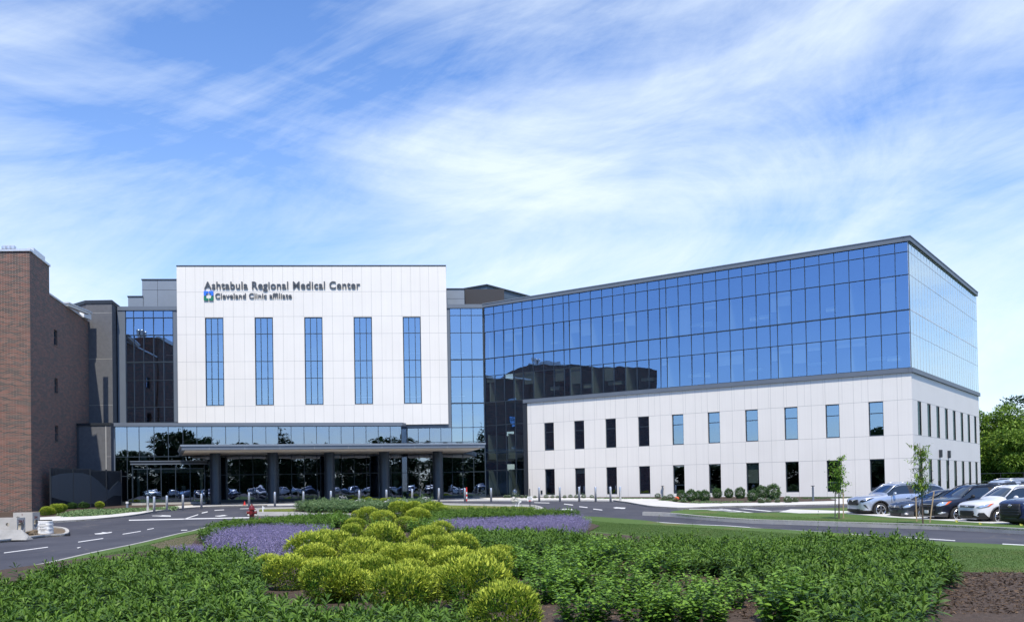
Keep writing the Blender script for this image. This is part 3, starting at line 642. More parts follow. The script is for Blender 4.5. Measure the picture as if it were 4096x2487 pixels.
for x, yb in ((861.8, 2019), (1091.7, 2017), (1318.5, 2014), (1538.2, 2008), (1751.5, 2000)):
    a = PL.s(x, 3, dcol); c = PL.pt(a, dcol, 0); g0 = G(c.y)-.1
    mb = MB(); mb.lathe((c.x, c.y, 0), [(.49, g0), (.49, g0+.25), (.46, g0+.26), (.46, zs-.05)], 28)
    for z in (g0+2.9, zs-1.9): mb.lathe((c.x, c.y, 0), [(.463, z), (.463, z+.015)], 28)
    mb.pbox(PL, a+.05, a+.065, dcol+.44, dcol+.468, g0+.26, zs-.05)
    mb.build('column', Mt['metal_d'] if False else Mt['colm'] if 'colm' in Mt else Mt.setdefault('colm', mat('column_cladding', (.040, .056, .080), .34, .4)), can, smooth=False)
# ---- vestibule -----------------------------------------------------------------------
pv = GP(527, 2024); dv = (Vector((pv.x, pv.y)) - PL.P).dot(PL.n); dv = min(dv, 9.0)
v0, v1 = PL.sz(528, 1950, dv)[0], PL.sz(820, 1950, dv)[0]; vt = PL.z(560, 1843, dv); vb = PL.z(560, 2009, dv)
ves = thing('vestibule', 'low flat roofed dark glass vestibule left of the entrance canopy', 'vestibule', tuple(PL.pt((v0+v1)/2, dv-1.5, G(84))))
mb = MB(); mb.pbox(PL, v0-.1, v1+.1, LOB+.15, dv+.12, vt-.26, vt-.05); mb.build('roof', Mt['metal_d'], ves)
mb = MB(); mb.pbox(PL, v0-.14, v1+.14, LOB+.15, dv+.16, vt-.05, vt); mb.pbox(PL, v0-.11, v1+.11, LOB+.15, dv+.13, vt-.31, vt-.26); mb.build('roof_cap', Mt['metal_l'], ves)
vc = [v0+.05] + [PL.sz(x, 1950, dv)[0] for x in (590, 645, 703, 761)] + [v1-.03]; vr = [vb, PL.z(560, 1875, dv), vt-.32]
panes(PL, vc, vr, dv, 'front_glass', Mt['glass_l'], ves, jit=.003)
mb = MB(); grid(mb, PL, vc, vr, dv-.05, dv+.03, .06); mb.pbox(PL, v0, v0+.10, LOB+.1, dv+.03, gz, vt-.26); mb.build('frame', Mt['mull'], ves)
mb = MB(); mb.pbox(PL, v0-.02, v1+.02, LOB+.1, dv+.06, gz, vb-.04); mb.build('base', Mt['concrete'], ves)
mb = MB(); mb.pbox(PL, v0+.35, v1-.2, dv-.6, dv-.5, vr[1]-.35, vr[1]-.02)
for x in (553, 805): c = PL.pt(PL.sz(x, 1950, dv-.6)[0], dv-.8, 0); mb.lathe((c.x, c.y, 0), [(.13, vb), (.13, vr[1]-.3)], 16)
mb.build('curtain_rail', Mt['int_wall'], ves)
s, z = PL.sz(734.5, 1950, dv-.1); mb = MB(); mb.pbox(PL, s-.17, s+.17, dv-.07, dv-.06, z-.16, z+.16); mb.build('notice', Mt['whitep'], ves)
# ---- grey stair tower and annex ----------------------------------------------------------
stair = thing('stair_tower', 'tall plain grey stucco stair tower between brick building and glass', 'tower', tuple(atY(400, 1990, 82)))
ta0, ta1 = atY(343, 1200, 88.7), atY(447, 1200, 88.7); tb1 = atY(470.5, 1225, 91.0); ztw = ta1.z
dl = Vector((tb1.x-ta1.x, tb1.y-ta1.y, 0))
solid([(ta0.x, ta0.y), (ta1.x, ta1.y), (tb1.x, tb1.y), (tb1.x-.2, 92), (ta0.x-4, 92)], gz, ztw-.3, 'wall', Mt['stucco'], stair)
mb = MB(); mb.prism([(ta0.x-.05, ta0.y-.08), (ta1.x+.06, ta1.y-.08), (tb1.x+.07, tb1.y), (tb1.x-.1, 92), (ta0.x-4, 92)], ztw-.3, ztw); mb.build('coping', Mt['metal_d'], stair)
mb = MB()
for y in (1251.5, 1435.5, 1620): z = atY(400, y, 88.7).z; mb.box(ta0.x, ta1.x, ta0.y-.006, ta0.y+.01, z-.012, z+.012)
mb.build('panel_joints', Mt['concrete'], stair)
annex = thing('stucco_annex', 'low grey stucco block in front of the stair tower', 'annex', tuple(atY(380, 1990, 77)))
YN = PL.pt(PL.s(443, 8), .3, 0).y
n0, n1 = atY(315, 1690, YN-.3), atY(443, 1690, YN-.3); zn = n0.z-.05
solid([(n0.x, n0.y), (n1.x, n1.y), (n1.x-.1, YN+2), (n0.x-6, YN+2)], gz, zn-.22, 'wall', Mt['stucco'], annex)
mb = MB(); mb.prism([(n0.x-.05, n0.y-.08), (n1.x+.06, n1.y-.08), (n1.x-.05, YN+2), (n0.x-6, YN+2)], zn-.22, zn); mb.build('coping', Mt['metal_d'], annex)
mb = MB(); gx = atY(424.5, 1800, YN-.3).x; mb.box(gx-.05, gx+.03, n0.y-.008, n0.y+.05, gz, zn-.23); z = atY(380, 1826, YN-.3).z; mb.box(gx+.03, n1.x, n0.y-.006, n0.y+.01, z-.012, z+.012); mb.build('panel_joints', Mt['joint'], annex)
# ---- brick building -----------------------------------------------------------------------
TD = math.atan2(.1856, .9826)
PD = Plane((atY(117.6, 1005, 71).x, 71), math.pi/2 + TD); PD.n = Vector((math.cos(TD), math.sin(TD)))   # side wall, runs back
ubr = Vector((-math.cos(TA*.3), -math.sin(TA*.3)))
brk = thing('brick_building', 'tall red brick building with pale coping at the left edge', 'building', (PD.P.x, PD.P.y, G(71)))
zbt = PD.z(118, 1004); zt2 = PD.z(150, 1010); zt3 = PD.z(190, 1058)
st = PD.s(196.5, zbt); sw = PD.s(366, PD.z(366, 1292)); zw = PD.z(300, 1245)
f0 = PD.pt(0, 0, 0); L0 = f0 + Vector((ubr.x, ubr.y, 0))*22
b0 = PD.pt(st, 0, 0); c0 = PD.pt(sw+1.5, 0, 0)
mb = MB(); mb.prism([f0, b0, b0+Vector((ubr.x, ubr.y, 0))*22, L0], gz-.6, zbt-.02); mb.build('tower_wall', Mt['brick'], brk)
mb = MB(); mb.prism([(-43.5, 53), (-43.5, 72.5), (-75, 72.5), (-75, 53)], gz-.6, 21.7); mb.build('front_wing_wall', Mt['brick'], brk)
w_open = []
for x0, x1, y0, y1 in ((215.5, 229.5, 1316, 1380), (218.3, 231, 1509, 1571), (220.7, 233, 1700, 1764)):
    a, z1_ = PD.sz(x0, y0, -.15); b, _ = PD.sz(x1, y0, -.15); _, z0_ = PD.sz((x0+x1)/2, y1, -.15); w_open.append((a, b, z0_, z1_))
mb = MB(); wall(mb, PD, st, sw+1.5, gz-.6, zw-.02, w_open, -.15, .2)
e0, e1 = PD.pt(st, -.15, 0), PD.pt(sw+1.5, -.15, 0); r0 = Vector((ubr.x, ubr.y, 0))*26
mb.quad((e1.x, e1.y, gz), (e1.x+r0.x, e1.y, gz), (e1.x+r0.x, e1.y, zw-.02), (e1.x, e1.y, zw-.02))
mb.quad((e0.x, e0.y, zw-.02), (e1.x, e1.y, zw-.02), (e1.x+r0.x, e1.y, zw-.02), (e0.x+r0.x, e0.y, zw-.02))
mb.build('wing_wall', Mt['brick'], brk, fix=False)
for a, b, c, e in w_open: window(brk, PD, a, b, c, e, -.30, rows=[c+(e-c)*.55], fw=.07)
mb = MB()
for a, b, c, e in w_open: mb = MB(); mb.pbox(PD, a-.05, b+.05, -.18, -.10, c-.12, c); mb.build('window_sill', Mt['brick'], brk)
mb = MB()
uf = Vector((ubr.x, ubr.y, 0)); nf = Vector((-ubr.y, ubr.x, 0)); nf = nf if nf.y < 0 else -nf
mb.box8([f0+nf*.1-Vector((0, 0, 0))+Vector((.1, 0, zbt-.02)), f0+uf*22+nf*.1+Vector((0, 0, zbt-.02)), f0+uf*22-nf*.4+Vector((0, 0, zbt-.02)), f0-nf*.4+Vector((.1, 0, zbt-.02))] + [f0+nf*.1+Vector((.1, 0, zbt+.14)), f0+uf*22+nf*.1+Vector((0, 0, zbt+.14)), f0+uf*22-nf*.4+Vector((0, 0, zbt+.14)), f0-nf*.4+Vector((.1, 0, zbt+.14))])
sA, sB = PD.s(129, zbt), PD.s(175, zbt)
mb.pbox(PD, .2, sA, -.35, .1, zbt-.02, zbt+.12); mb.pbox(PD, sA, sB, -.35, .1, zbt-.02, zbt+.42); mb.pbox(PD, sB, st+.05, -.35, .1, zbt-.02, zbt+.14)
mb.pbox(PD, st+.05, sw+1.5, -.5, -.06, zw-.02, zw+.12)
mb.build('coping', Mt['coping'], brk)
mb = MB(); mb.pbox(PD, sA+.05, sB-.05, -.34, .01, zbt-.3, zbt+.30); mb.build('raised_parapet', Mt['brick'], brk)
# roof things on the brick building: rooftop units and flue caps are things of their own
vent = thing('roof_vent', 'row of silver round flue caps on the brick tower roof', 'vent', tuple(atY(30, 1000, 74)))
for k, x in enumerate((18, 27, 36, 46, 53)):
    c = atY(x, 990, 74+.4*(k % 2)); mb = MB(); mb.lathe((c.x, c.y, 0), [(.16, zbt-.3), (.16, c.z-.12), (.21, c.z-.12), (.21, c.z+.06), (.12, c.z+.14)], 14); mb.build('flue_cap', Mt['steel'], vent, smooth=False)
def rooftop(x0, y0, x1, y1, Y, ln, lab):
    a = atY(x0, y0, Y); mb = MB(); t = thing('rooftop_unit', lab, 'rooftop unit', (a.x, a.y, zw)); w = (x1-x0)/F*Y
    mb.box(a.x, a.x+w, a.y, a.y+ln, zw, a.z-.12); mb.build('housing', Mt['whitep'], t)
    mb = MB(); mb.box(a.x-.08, a.x+w+.08, a.y-.08, a.y+ln+.08, a.z-.12, a.z); mb.build('lid', Mt['coping'], t)
rooftop(258, 1209, 273, 0, 81, 4.2, 'longer pale rooftop unit above the brick wing'); rooftop(318, 1238, 336, 0, 86.3, 1.5, 'smaller boxy pale rooftop unit beside the grey stair tower')
# rooftop stack seen as a reflection in the glass
# ---- sign ---------------------------------------------------------------------------------
def text_mesh(txt, ext=.03, off=.0):
    cu = bpy.data.curves.new('t', 'FONT'); cu.body = txt; cu.extrude = ext; cu.offset = off; cu.size = 1; cu.space_character = 1.06
    o = bpy.data.objects.new('t', cu); COL.objects.link(o); dg = bpy.context.evaluated_depsgraph_get(); dg.update()
    me = bpy.data.meshes.new_from_object(o.evaluated_get(dg)); bpy.data.objects.remove(o); return me
def put_text(txt, name, m, parent, org, ux, h, width, ext=.03, off=.012, up=Vector((0, 0, 1)), capref=.70):
    me = text_mesh(txt, ext, off); co = [v.co.copy() for v in me.vertices]
    x0 = min(c.x for c in co); x1 = max(c.x for c in co); k = width/(x1-x0); kz = h/capref; nrm = ux.cross(up)
    for v_, c in zip(me.vertices, co):
        v_.co = org + ux*((c.x-x0)*k) + up*(c.y*kz) + nrm*c.z - Vector(parent.location)
    me.materials.clear(); me.materials.append(m); o = bpy.data.objects.new(name, me); COL.objects.link(o); o.parent = parent; return o
sd = D0+.08; uA = Vector((PA.u.x, PA.u.y, 0))
sign = thing('building_sign', 'dark grey raised lettering with square blue and green emblem high on white wall', 'sign', tuple(PA.pt(*PA.sz(816, 1156, sd)[:1], sd, PA.z(816, 1156, sd))))
a, z = PA.sz(816.5, 1155.5, sd); b, _ = PA.sz(1441, 1153, sd)
put_text('Ashtabula Regional Medical Center', 'lettering', Mt['letter'], sign, PA.pt(a, sd, z), uA, .70, b-a, .03, .014)
a2, z2 = PA.sz(861, 1193.5, sd); b2, _ = PA.sz(1167, 1192, sd)
put_text('Cleveland Clinic affiliate', 'lettering', Mt['letter'], sign, PA.pt(a2, sd, z2), uA, .50, b2-a2, .03, .014)
la, lz0 = PA.sz(815.5, 1202, sd); lb, lz1 = PA.sz(853.5, 1164.4, sd); w = (lb-la)
def logo(mb, cx, cz, sx, sz_):
    q = [(.06, .98), (.06, .52), (.50-.01, .52)]
    o = [(.07, 1), (.9, 1), (1, .93), (1, .06), (.52, .06), (.52, .30), (.47, .48), (.33, .54), (.07, .54)]
    pts = [(cx+sx*x*w/2, cz+sz_*z_*w/2) for x, z_ in o]
    mb.prism([(p[0], p[1]) for p in pts], 0, .08)
def place_logo(col, szz, name):
    mb = MB(); logo(mb, 0, 0, 1, szz); logo(mb, 0, 0, -1, szz)
    cx_, cz_ = (la+lb)/2, (lz0+lz1)/2; mb.v = [tuple(PA.pt(cx_+v_[0], sd-.04+v_[2], cz_+v_[1])) for v_ in mb.v]; mb.build(name, col, sign)
place_logo(Mt['blue'], 1, 'emblem'); place_logo(Mt['green'], -1, 'emblem')
# ---- screen fence -----------------------------------------------------------------------
fl, fm, fr_ = atY(203, 1872, 73.6), atY(362, 1876, 78.5), atY(486, 1884, 83.6)
fen = thing('screen_fence', 'dark slatted metal screen with a lighter wave shape by the brick wall', 'fence', (fm.x, fm.y, G(fm.y)))
def seg_box(mb, p, q, z0, z1, th, off=0):
    d = Vector((q.x-p.x, q.y-p.y, 0)).normalized(); n = Vector((d.y, -d.x, 0)); a, b = p+n*off, q+n*off
    mb.box8([(a.x, a.y, z0), (b.x, b.y, z0), (b.x-n.x*th, b.y-n.y*th, z0), (a.x-n.x*th, a.y-n.y*th, z0), (a.x, a.y, z1), (b.x, b.y, z1), (b.x-n.x*th, b.y-n.y*th, z1), (a.x-n.x*th, a.y-n.y*th, z1)])
mb = MB(); wv = MB(); fr3 = MB()
WT = [(412, 805), (480, 785), (560, 778), (650, 780), (725, 800), (780, 840), (830, 895), (865, 918), (900, 880), (940, 843), (968, 860)]
WL = [(412, 975), (500, 1000), (600, 1020), (740, 1025), (820, 1018), (860, 985), (900, 960), (968, 962)]
for p, q in ((fl, fm), (fm, fr_)):
    L_ = (q-p).length; n = int(L_/.16); zt_ = min(p.z, q.z)+.02
    nn = Vector((q.y-p.y, -(q.x-p.x), 0)).normalized()
    seg_box(mb, p, q, G(p.y)+.0, zt_-.02, .05, -.06)
    for i in range(n):
        a, b = p.lerp(q, i/n), p.lerp(q, (i+.62)/n); seg_box(mb, a, b, G(p.y)+.1, zt_, .05)
        m_ = p.lerp(q, (i+.31)/n); px_, _ = proj(m_); c = px_*1.9943
        yt = np.interp(c, [w_[0] for w_ in WT], [w_[1] for w_ in WT]); yl = np.interp(c, [w_[0] for w_ in WL], [w_[1] for w_ in WL])
        def zz(yc): v_ = ray(px_, yc/1.9943+1500); t_ = m_.dot(Vector((nn.x, nn.y, 0)))/(v_.x*nn.x+v_.y*nn.y); return EYE+v_.z*t_
        seg_box(wv, p.lerp(q, (i-.1)/n), p.lerp(q, (i+.85)/n), max(G(p.y)+.12, zz(yl)), zz(yt), .05, .05)
mb.build('slats', Mt['fence'], fen); wv.build('wave_panel', Mt['fence2'], fen)
for x in (fl, fm, fr_, fl.lerp(fm, .55), fm.lerp(fr_, .5)): fr3 = MB(); fr3.box(x.x-.05, x.x+.05, x.y-.12, x.y-.02, G(x.y)-.1, fm.z+.04); fr3.build('post', Mt['metal_d'], fen)
# gooseneck for the reflected chimney
# ------------------------------------------------------------------ ground sheets
def clip_band(pts, y0, y1):
    def cut(ps, y, keep_above):
        out = []
        for i, p in enumerate(ps):
            q = ps[(i+1) % len(ps)]; a = (p[1] >= y) == keep_above or p[1] == y; b = (q[1] >= y) == keep_above or q[1] == y
            if a: out.append(p)
            if a != b: t = (y-p[1])/(q[1]-p[1]); out.append((p[0]+(q[0]-p[0])*t, y))
        return out
    r = cut(pts, y0, True)
    return cut(r, y1, False) if len(r) > 2 else []
from mathutils.geometry import tessellate_polygon
def sheet(name, m, pts, h, skirt=0, struct=True, label=None, cat=None, parent=None, kind='structure'):
    """polygon laid on the sloping ground at height h; optional skirt down"""
    pts = [(p[0], p[1]) for p in pts]; tris = tessellate_polygon([[Vector((a, b, 0)) for a, b in pts]])
    bm = bmesh.new()
    for t in tris:
        tp = [pts[i] for i in t]
        ys = [g for g in GY if min(p[1] for p in tp) < g < max(p[1] for p in tp)]
        br = [min(p[1] for p in tp)-1] + ys + [max(p[1] for p in tp)+1]
        for a, b in zip(br, br[1:]):
            c = clip_band(tp, a, b)
            if len(c) > 2: 
                try: bm.faces.new([bm.verts.new((x, y, G(y)+h)) for x, y in c])
                except ValueError: pass
    if skirt:
        n = len(pts)
        for i in range(n):
            p, q = pts[i], pts[(i+1) % n]
            br = sorted([0, 1] + [(g-p[1])/(q[1]-p[1]) for g in GY if min(p[1], q[1]) < g < max(p[1], q[1])])
            for a, b in zip(br, br[1:]):
                A = (p[0]+(q[0]-p[0])*a, p[1]+(q[1]-p[1])*a); B = (p[0]+(q[0]-p[0])*b, p[1]+(q[1]-p[1])*b)
                bm.faces.new([bm.verts.new(v) for v in ((A[0], A[1], G(A[1])+h-skirt), (B[0], B[1], G(B[1])+h-skirt), (B[0], B[1], G(B[1])+h), (A[0], A[1], G(A[1])+h))])
    bmesh.ops.remove_doubles(bm, verts=bm.verts, dist=.0005)
    bmesh.ops.recalc_face_normals(bm, faces=bm.faces)
    for f in bm.faces:
        if abs(f.normal.z) > .5 and f.normal.z < 0: f.normal_flip()
    me = bpy.data.meshes.new(name); bm.to_mesh(me); bm.free(); me.materials.append(m); tangent_uv(me)
    o = link(name, me)
    if kind: o['kind'] = kind
    return o
def gp(l, h=0): return [tuple(GP(x, y, h))[:2] for x, y in l]
def smooth_line(pts, n=6):
    out = []
    P = [Vector((p[0], p[1])) for p in pts]
    for i in range(len(P)-1):
        a, b, c, d = P[max(i-1, 0)], P[i], P[i+1], P[min(i+2, len(P)-1)]
        for k in range(n):
            t = k/n; out.append(.5*((2*b) + (c-a)*t + (2*a-5*b+4*c-d)*t*t + (3*b-a-3*c+d)*t**3))
    out.append(P[-1]); return [tuple(p) for p in out]
def kerb(name, line, w=.15, h=.13, m='kerb', closed=False, side=1):
    line = [Vector(p[:2]) for p in line]; mb = MB(); n = len(line); nor = []
    for i in range(n):
        a = line[i-1] if (i > 0 or closed) else line[i]; b = line[(i+1) % n] if (i < n-1 or closed) else line[i]
        d = (b-a).normalized(); nor.append(Vector((-d.y, d.x))*side)
    for i in range(n if closed else n-1):
        j = (i+1) % n; a, b = line[i], line[j]; a2, b2 = a+nor[i]*w, b+nor[j]*w
        bt = [(p.x, p.y, G(p.y)-.2) for p in (a, b, b2, a2)]; tp = [(p.x, p.y, G(p.y)+h) for p in (a, b, b2, a2)]
        mb.box8(bt+tp)
    o = mb.build(name, Mt[m]); o['kind'] = 'structure'; return o
xs = [-900, 900]
ys = [-300, -14, -4, 6, 45, 54, 68, 78, 95, 1500]
mb = MB()
for a, b in zip(ys, ys[1:]): mb.quad((-900, a, G(a)-.02), (900, a, G(a)-.02), (900, b, G(b)-.02), (-900, b, G(b)-.02))
o = mb.build('ground', Mt['far']); o['kind'] = 'structure'
mb = MB()
yy = [5, 6, 45, 54, 68, 78, 95, 96]
for a, b in zip(yy, yy[1:]): mb.quad((-70, a, G(a)), (75, a, G(a)), (75, b, G(b)), (-70, b, G(b)))
o = mb.build('road', Mt['asphalt']); o['kind'] = 'structure'
sheet('parking_lot', Mt['asphalt'], [(-80, -60), (80, -60), (80, -5), (-80, -5)], 0)
# near island: lawn, kerb, beds
left_k = [(-60, 2318), (0, 2305), (210, 2258), (370, 2220), (549, 2182), (710, 2142), (803.6, 2119.6), (880, 2103), (990, 2087)]
top_k = [(1200, 2080), (1500, 2075), (1800, 2070), (2100, 2068)]
right_k = [(2326, 2070.5), (2446, 2077), (2580, 2088), (2638, 2096), (2759, 2104), (3004, 2119.6), (3200, 2131), (3373, 2143.5), (3622, 2168), (3800, 2179), (4096, 2194.7), (4300, 2205)]
Lk = smooth_line(gp(left_k+top_k+right_k), 4)
lawn_pts = Lk + [(30, 22), (30, 8), (-30, 8), (-22, 20)]
sheet('lawn', Mt['lawn'], lawn_pts, .10, skirt=.25)
kerb('kerb', Lk[:33], .14, .11, side=-1)
kerb('kerb', Lk[44:], .05, .095, side=-1, m='kerb')
# mulch bed under the plants of the near island
bed = gp([(-300, 2345), (200, 2268), (520, 2225), (760, 2200), (790, 2160), (870, 2120), (1010, 2092), (1250, 2083), (1600, 2078), (2100, 2074), (2320, 2082), (2400, 2112), (2350, 2140), (2700, 2170), (3200, 2190), (3560, 2190), (3730, 2215), (3800, 2270), (3735, 2312), (4096, 2314), (4500, 2330), (4700, 2800), (-900, 2800)])
sheet('planting_bed', Mt['mulch'], bed, .125)
sheet('soil', Mt['soil'], gp([(640, 2205), (600, 2190), (690, 2165), (800, 2140), (850, 2135), (800, 2170), (760, 2203)]), .108)
# far sidewalk on the left with kerb
sw_t = [(100, 2078), (153, 2074), (240, 2069), (351, 2061.6), (426, 2051.6), (526, 2044), (600, 2036), (707, 2026), (885, 2019.5)]
sw_b = [(100, 2092), (155, 2090), (211, 2089), (351, 2081.7), (440, 2074), (517, 2066), (575, 2057), (614, 2049.5), (734, 2036), (828, 2029.5), (950, 2025), (1069, 2022.8)]
a_ = smooth_line(gp(sw_t), 3); b_ = smooth_line(gp(sw_b), 3)
apron = gp([(1340, 2017), (1720, 2007), (1760, 1997)]) + []
sheet('sidewalk', Mt['walk'], b_ + [tuple(GP(1340, 2017))[:2], tuple(PL.pt(0, .3, 0))[:2], tuple(PL.pt(-17.5, .3, 0))[:2]] + a_[::-1], .10, skirt=.2)
kerb('kerb', b_, .13, .105)
sheet('sidewalk', Mt['walk'], gp([(1340, 2017.5), (1700, 2009), (1760, 2003.5), (1900, 2003), (2180, 2002), (2453, 2004)]) + gp([(2461, 1994), (2100, 1993.5), (1900, 1994), (1700, 1998)]) + [tuple(PL.pt(0, .3, 0))[:2]], .098, skirt=.2)
# right far sidewalk
rb = smooth_line(gp([(2453, 2004), (2501, 2011), (2581, 2025), (2640, 2031), (2740, 2035), (2901, 2029), (3100, 2026), (3300, 2022), (3390, 2020.5), (3500, 2018)]), 4)
rt = smooth_line(gp([(2461, 1994), (2593, 1996.8), (2640, 2002), (2692, 2011), (2760, 2017), (2901, 2017), (3150, 2012.5), (3325, 2008), (3345, 2003), (3325, 1998), (3440, 1996), (3520, 1996)]), 4)
sheet('sidewalk', Mt['walk'], rb + rt[::-1], .10, skirt=.2)
kerb('kerb', rb, .14, .105)
for k in range(3, 40):   # joints of the right sidewalk are saw cuts
    pass
# beds by the buildings
sheet('planting_bed', Mt['mulch'], rt[2:-9] + [tuple(PB.pt(0, .3, 0))[:2], tuple(PB.pt(sI-2.2, .3, 0))[:2]] + gp([(1940, 1993), (2200, 1993.5)]), .085)
sheet('planting_bed', Mt['mulch'], a_ + [tuple(PL.pt(-17.5, .3, 0))[:2], tuple(PL.pt(-28, .3, 0))[:2], (fr_.x, fr_.y), (fm.x, fm.y), (fl.x, fl.y), (f0.x, f0.y-.1), (f0.x-8, f0.y-.3)] + gp([(-80, 2085)]), .085)
# island in front of the entrance
isl = smooth_line(gp([(1290, 2064.5), (1018, 2067.6), (990, 2063), (986, 2056), (1000, 2047), (1035, 2036), (1150, 2033.5), (1277, 2031), (1420, 2026), (1560, 2018), (1717, 2013), (1784, 2017), (2014, 2022.5), (2110, 2023.5), (2150, 2028), (2173, 2037), (2165, 2042), (2119, 2044.6), (2060, 2044), (1800, 2050), (1500, 2060)]), 4)
sheet('island_paving', Mt['old'], isl, .10, skirt=.2)
kerb('kerb', isl, .16, .12, m='concrete', closed=True, side=-1)
sheet('island_lawn', Mt['lawn2'], gp([(1036, 2045.5), (1037, 2037), (1120, 2035), (1262, 2032.5), (1288, 2039.5), (1250, 2043), (1160, 2045)], .1), .114)
sheet('island_lawn', Mt['lawn2'], gp([(1690, 2040), (1700, 2012), (1730, 2012.5), (1800, 2020), (2015, 2024.5), (2100, 2026), (2140, 2029), (2145, 2034), (2060, 2037), (1900, 2038)], .1), .114)
sheet('planting_bed', Mt['mulch'], gp([(1170, 2042), (1200, 2028), (1320, 2022), (1500, 2016), (1700, 2012), (1740, 2030), (1700, 2048), (1400, 2052), (1240, 2048)], .1), .118)
sheet('walkway', Mt['walk'], gp([(1255, 2030.5), (1290, 2029.5), (1345, 2046), (1330, 2062), (1270, 2064), (1295, 2046)], .1), .116)
# bottom-left construction kerb island
cki = smooth_line(gp([(-80, 2176), (0, 2169.5), (100, 2158.5), (180, 2148.5), (246, 2144.5), (268, 2142), (277, 2133), (270, 2123), (252, 2117), (210, 2113), (120, 2110), (-80, 2112)]), 3)
sheet('gravel_island', Mt['soil'], cki, .07, skirt=.2)
kerb('kerb', cki, .16, .13, m='concrete', side=1)
# right verge, walk and second lawn
vt_ = gp([(2686, 2056), (2741, 2047.5), (2821, 2049.5), (2941, 2060), (3030, 2062), (3110, 2060), (3195, 2063.5), (3374, 2061), (3390, 2068), (3578, 2083), (3800, 2098), (3934, 2106.5), (4096, 2113), (4300, 2124)])
vb_ = smooth_line(gp([(2680, 2062), (2781, 2072), (2873, 2080), (3000, 2088.5), (3378, 2101), (3756, 2113), (4096, 2131), (4300, 2143)]), 4)
sheet('verge_lawn', Mt['lawn'], vb_ + vt_[::-1], .17, skirt=.2)
kerb('kerb', smooth_line(gp([(2570, 2060), (2680, 2065), (2781, 2075), (2873, 2083), (3000, 2092), (3378, 2105), (3756, 2117), (4096, 2136), (4300, 2149)]), 4), .17, .20, m='concrete', side=1)
sheet('verge_lawn', Mt['lawn'], gp([(3160, 2041.5), (3387, 2035), (3520, 2032), (3560, 2050), (3390, 2056), (3200, 2057), (3166, 2049)]), .10, skirt=.1)
sheet('sidewalk', Mt['walk'], gp([(3118, 2059), (3164, 2047.5), (3391, 2056), (3556, 2066.5), (3845, 2091.5), (4096, 2108), (4300, 2118), (4300, 2126), (4096, 2115), (3934, 2108), (3622, 2086), (3374, 2064), (3195, 2064.5)]), .18, skirt=.2)
# ------------------------------------------------------------------ paint
def mark(px, m='paint', h=.006, name='road_marking'): return sheet(name, Mt[m], gp(px), h)
def c0(p): return [(x/2.24, 1950+y/2.24) for x, y in p]
def c5(p): return [(400+x/2.991, 1650+y/2.991) for x, y in p]
def c19(p): return [(1900+x/2.494, 1550+y/2.494) for x, y in p]
def c25(p): return [(2500+x/2.494, 1550+y/2.494) for x, y in p]
def c3(p): return [(3000+x/2.248, 1950+y/2.248) for x, y in p]
def dash(f, x0, y0, x1, y1, w): mark(f([(x0, y0-w/2), (x1, y1-w/2), (x1, y1+w/2), (x0, y0+w/2)]))
dash(c0, 35, 583, 430, 531, 6); dash(c0, 700, 486, 925, 453, 6); dash(c0, 1098, 415, 1260, 389, 5); dash(c0, 1318, 374, 1378, 363, 5)
dash(c0, 1155, 290, 2240, 266, 8); dash(c5, 1005, 1272, 1175, 1217, 9); dash(c5, 1217, 1199, 1288, 1184, 10); dash(c5, 1370, 1167, 1485, 1160, 7); dash(c5, 1675, 1148, 1865, 1142, 5); dash(c5, 970, 1405, 1045, 1402, 7)
def arrow(f, p): mark(f(p))
arrow(c0, [(845, 410), (920, 402), (905, 396), (960, 400), (1005, 394), (998, 402), (960, 408), (905, 415), (855, 416)])
arrow(c5, [(620, 1230), (740, 1229), (735, 1224), (845, 1228), (848, 1242), (820, 1240), (770, 1240), (740, 1240), (690, 1236), (625, 1235)])
arrow(c5, [(1375, 1232), (1440, 1228), (1460, 1223), (1500, 1222), (1500, 1227), (1530, 1228), (1500, 1233), (1455, 1237), (1430, 1240), (1380, 1236)])
dash(c19, 592, 1145, 742, 1149, 5); dash(c19, 888, 1159, 978, 1170, 7); dash(c19, 1040, 1185, 1122, 1194, 7); dash(c19, 1180, 1209, 1270, 1219, 7)
arrow(c19, [(850, 1212), (880, 1206), (975, 1208), (965, 1213), (975, 1219), (900, 1218), (885, 1219)])
arrow(c19, [(1375, 1196), (1410, 1190), (1460, 1194), (1503, 1195), (1495, 1206), (1460, 1207), (1440, 1203), (1400, 1203)])
dash(c25, 120, 1327, 1000, 1375, 4); dash(c25, 1000, 1375, 1560, 1414, 4.5); dash(c25, 1560, 1414, 1990, 1440, 5)
dash(c3, 0, 357, 668, 401, 4.5); dash(c3, 885, 415, 1145, 430, 5); dash(c3, 1405, 447, 1845, 475, 6); dash(c3, 2270, 505, 2600, 522, 7)
mark(c25([(1130, 1205), (1200, 1205), (1480, 1230), (1440, 1234)]))
for y, x0, x1, w in ((1211, 640, 975, 4), (1222, 730, 1075, 5), (1235, 800, 1180, 5), (1248, 880, 1270, 6), (1260, 960, 1380, 6)): dash(c25, x0, y, x1, y+1, w)
mark(c25([(560, 1215), (700, 1218), (1010, 1258), (1160, 1270), (1540, 1266), (1540, 1270), (1160, 1275), (990, 1262), (700, 1224)])); mark(c25([(930, 1206), (965, 1206), (1450, 1264), (1400, 1266)]))
dash(c25, 1480, 1229, 1990, 1214, 3)
for x0, y0, x1, y1 in ((3465, 2036, 3540, 2040),): pass
for p in ([(3620, 2072), (3640, 2071), (3600, 2060), (3585, 2061)], [(3770, 2083), (3800, 2082.5), (3760, 2070), (3735, 2071)], [(3930, 2094), (3965, 2093), (3900, 2080), (3880, 2081)]): mark(p, 'ypaint')
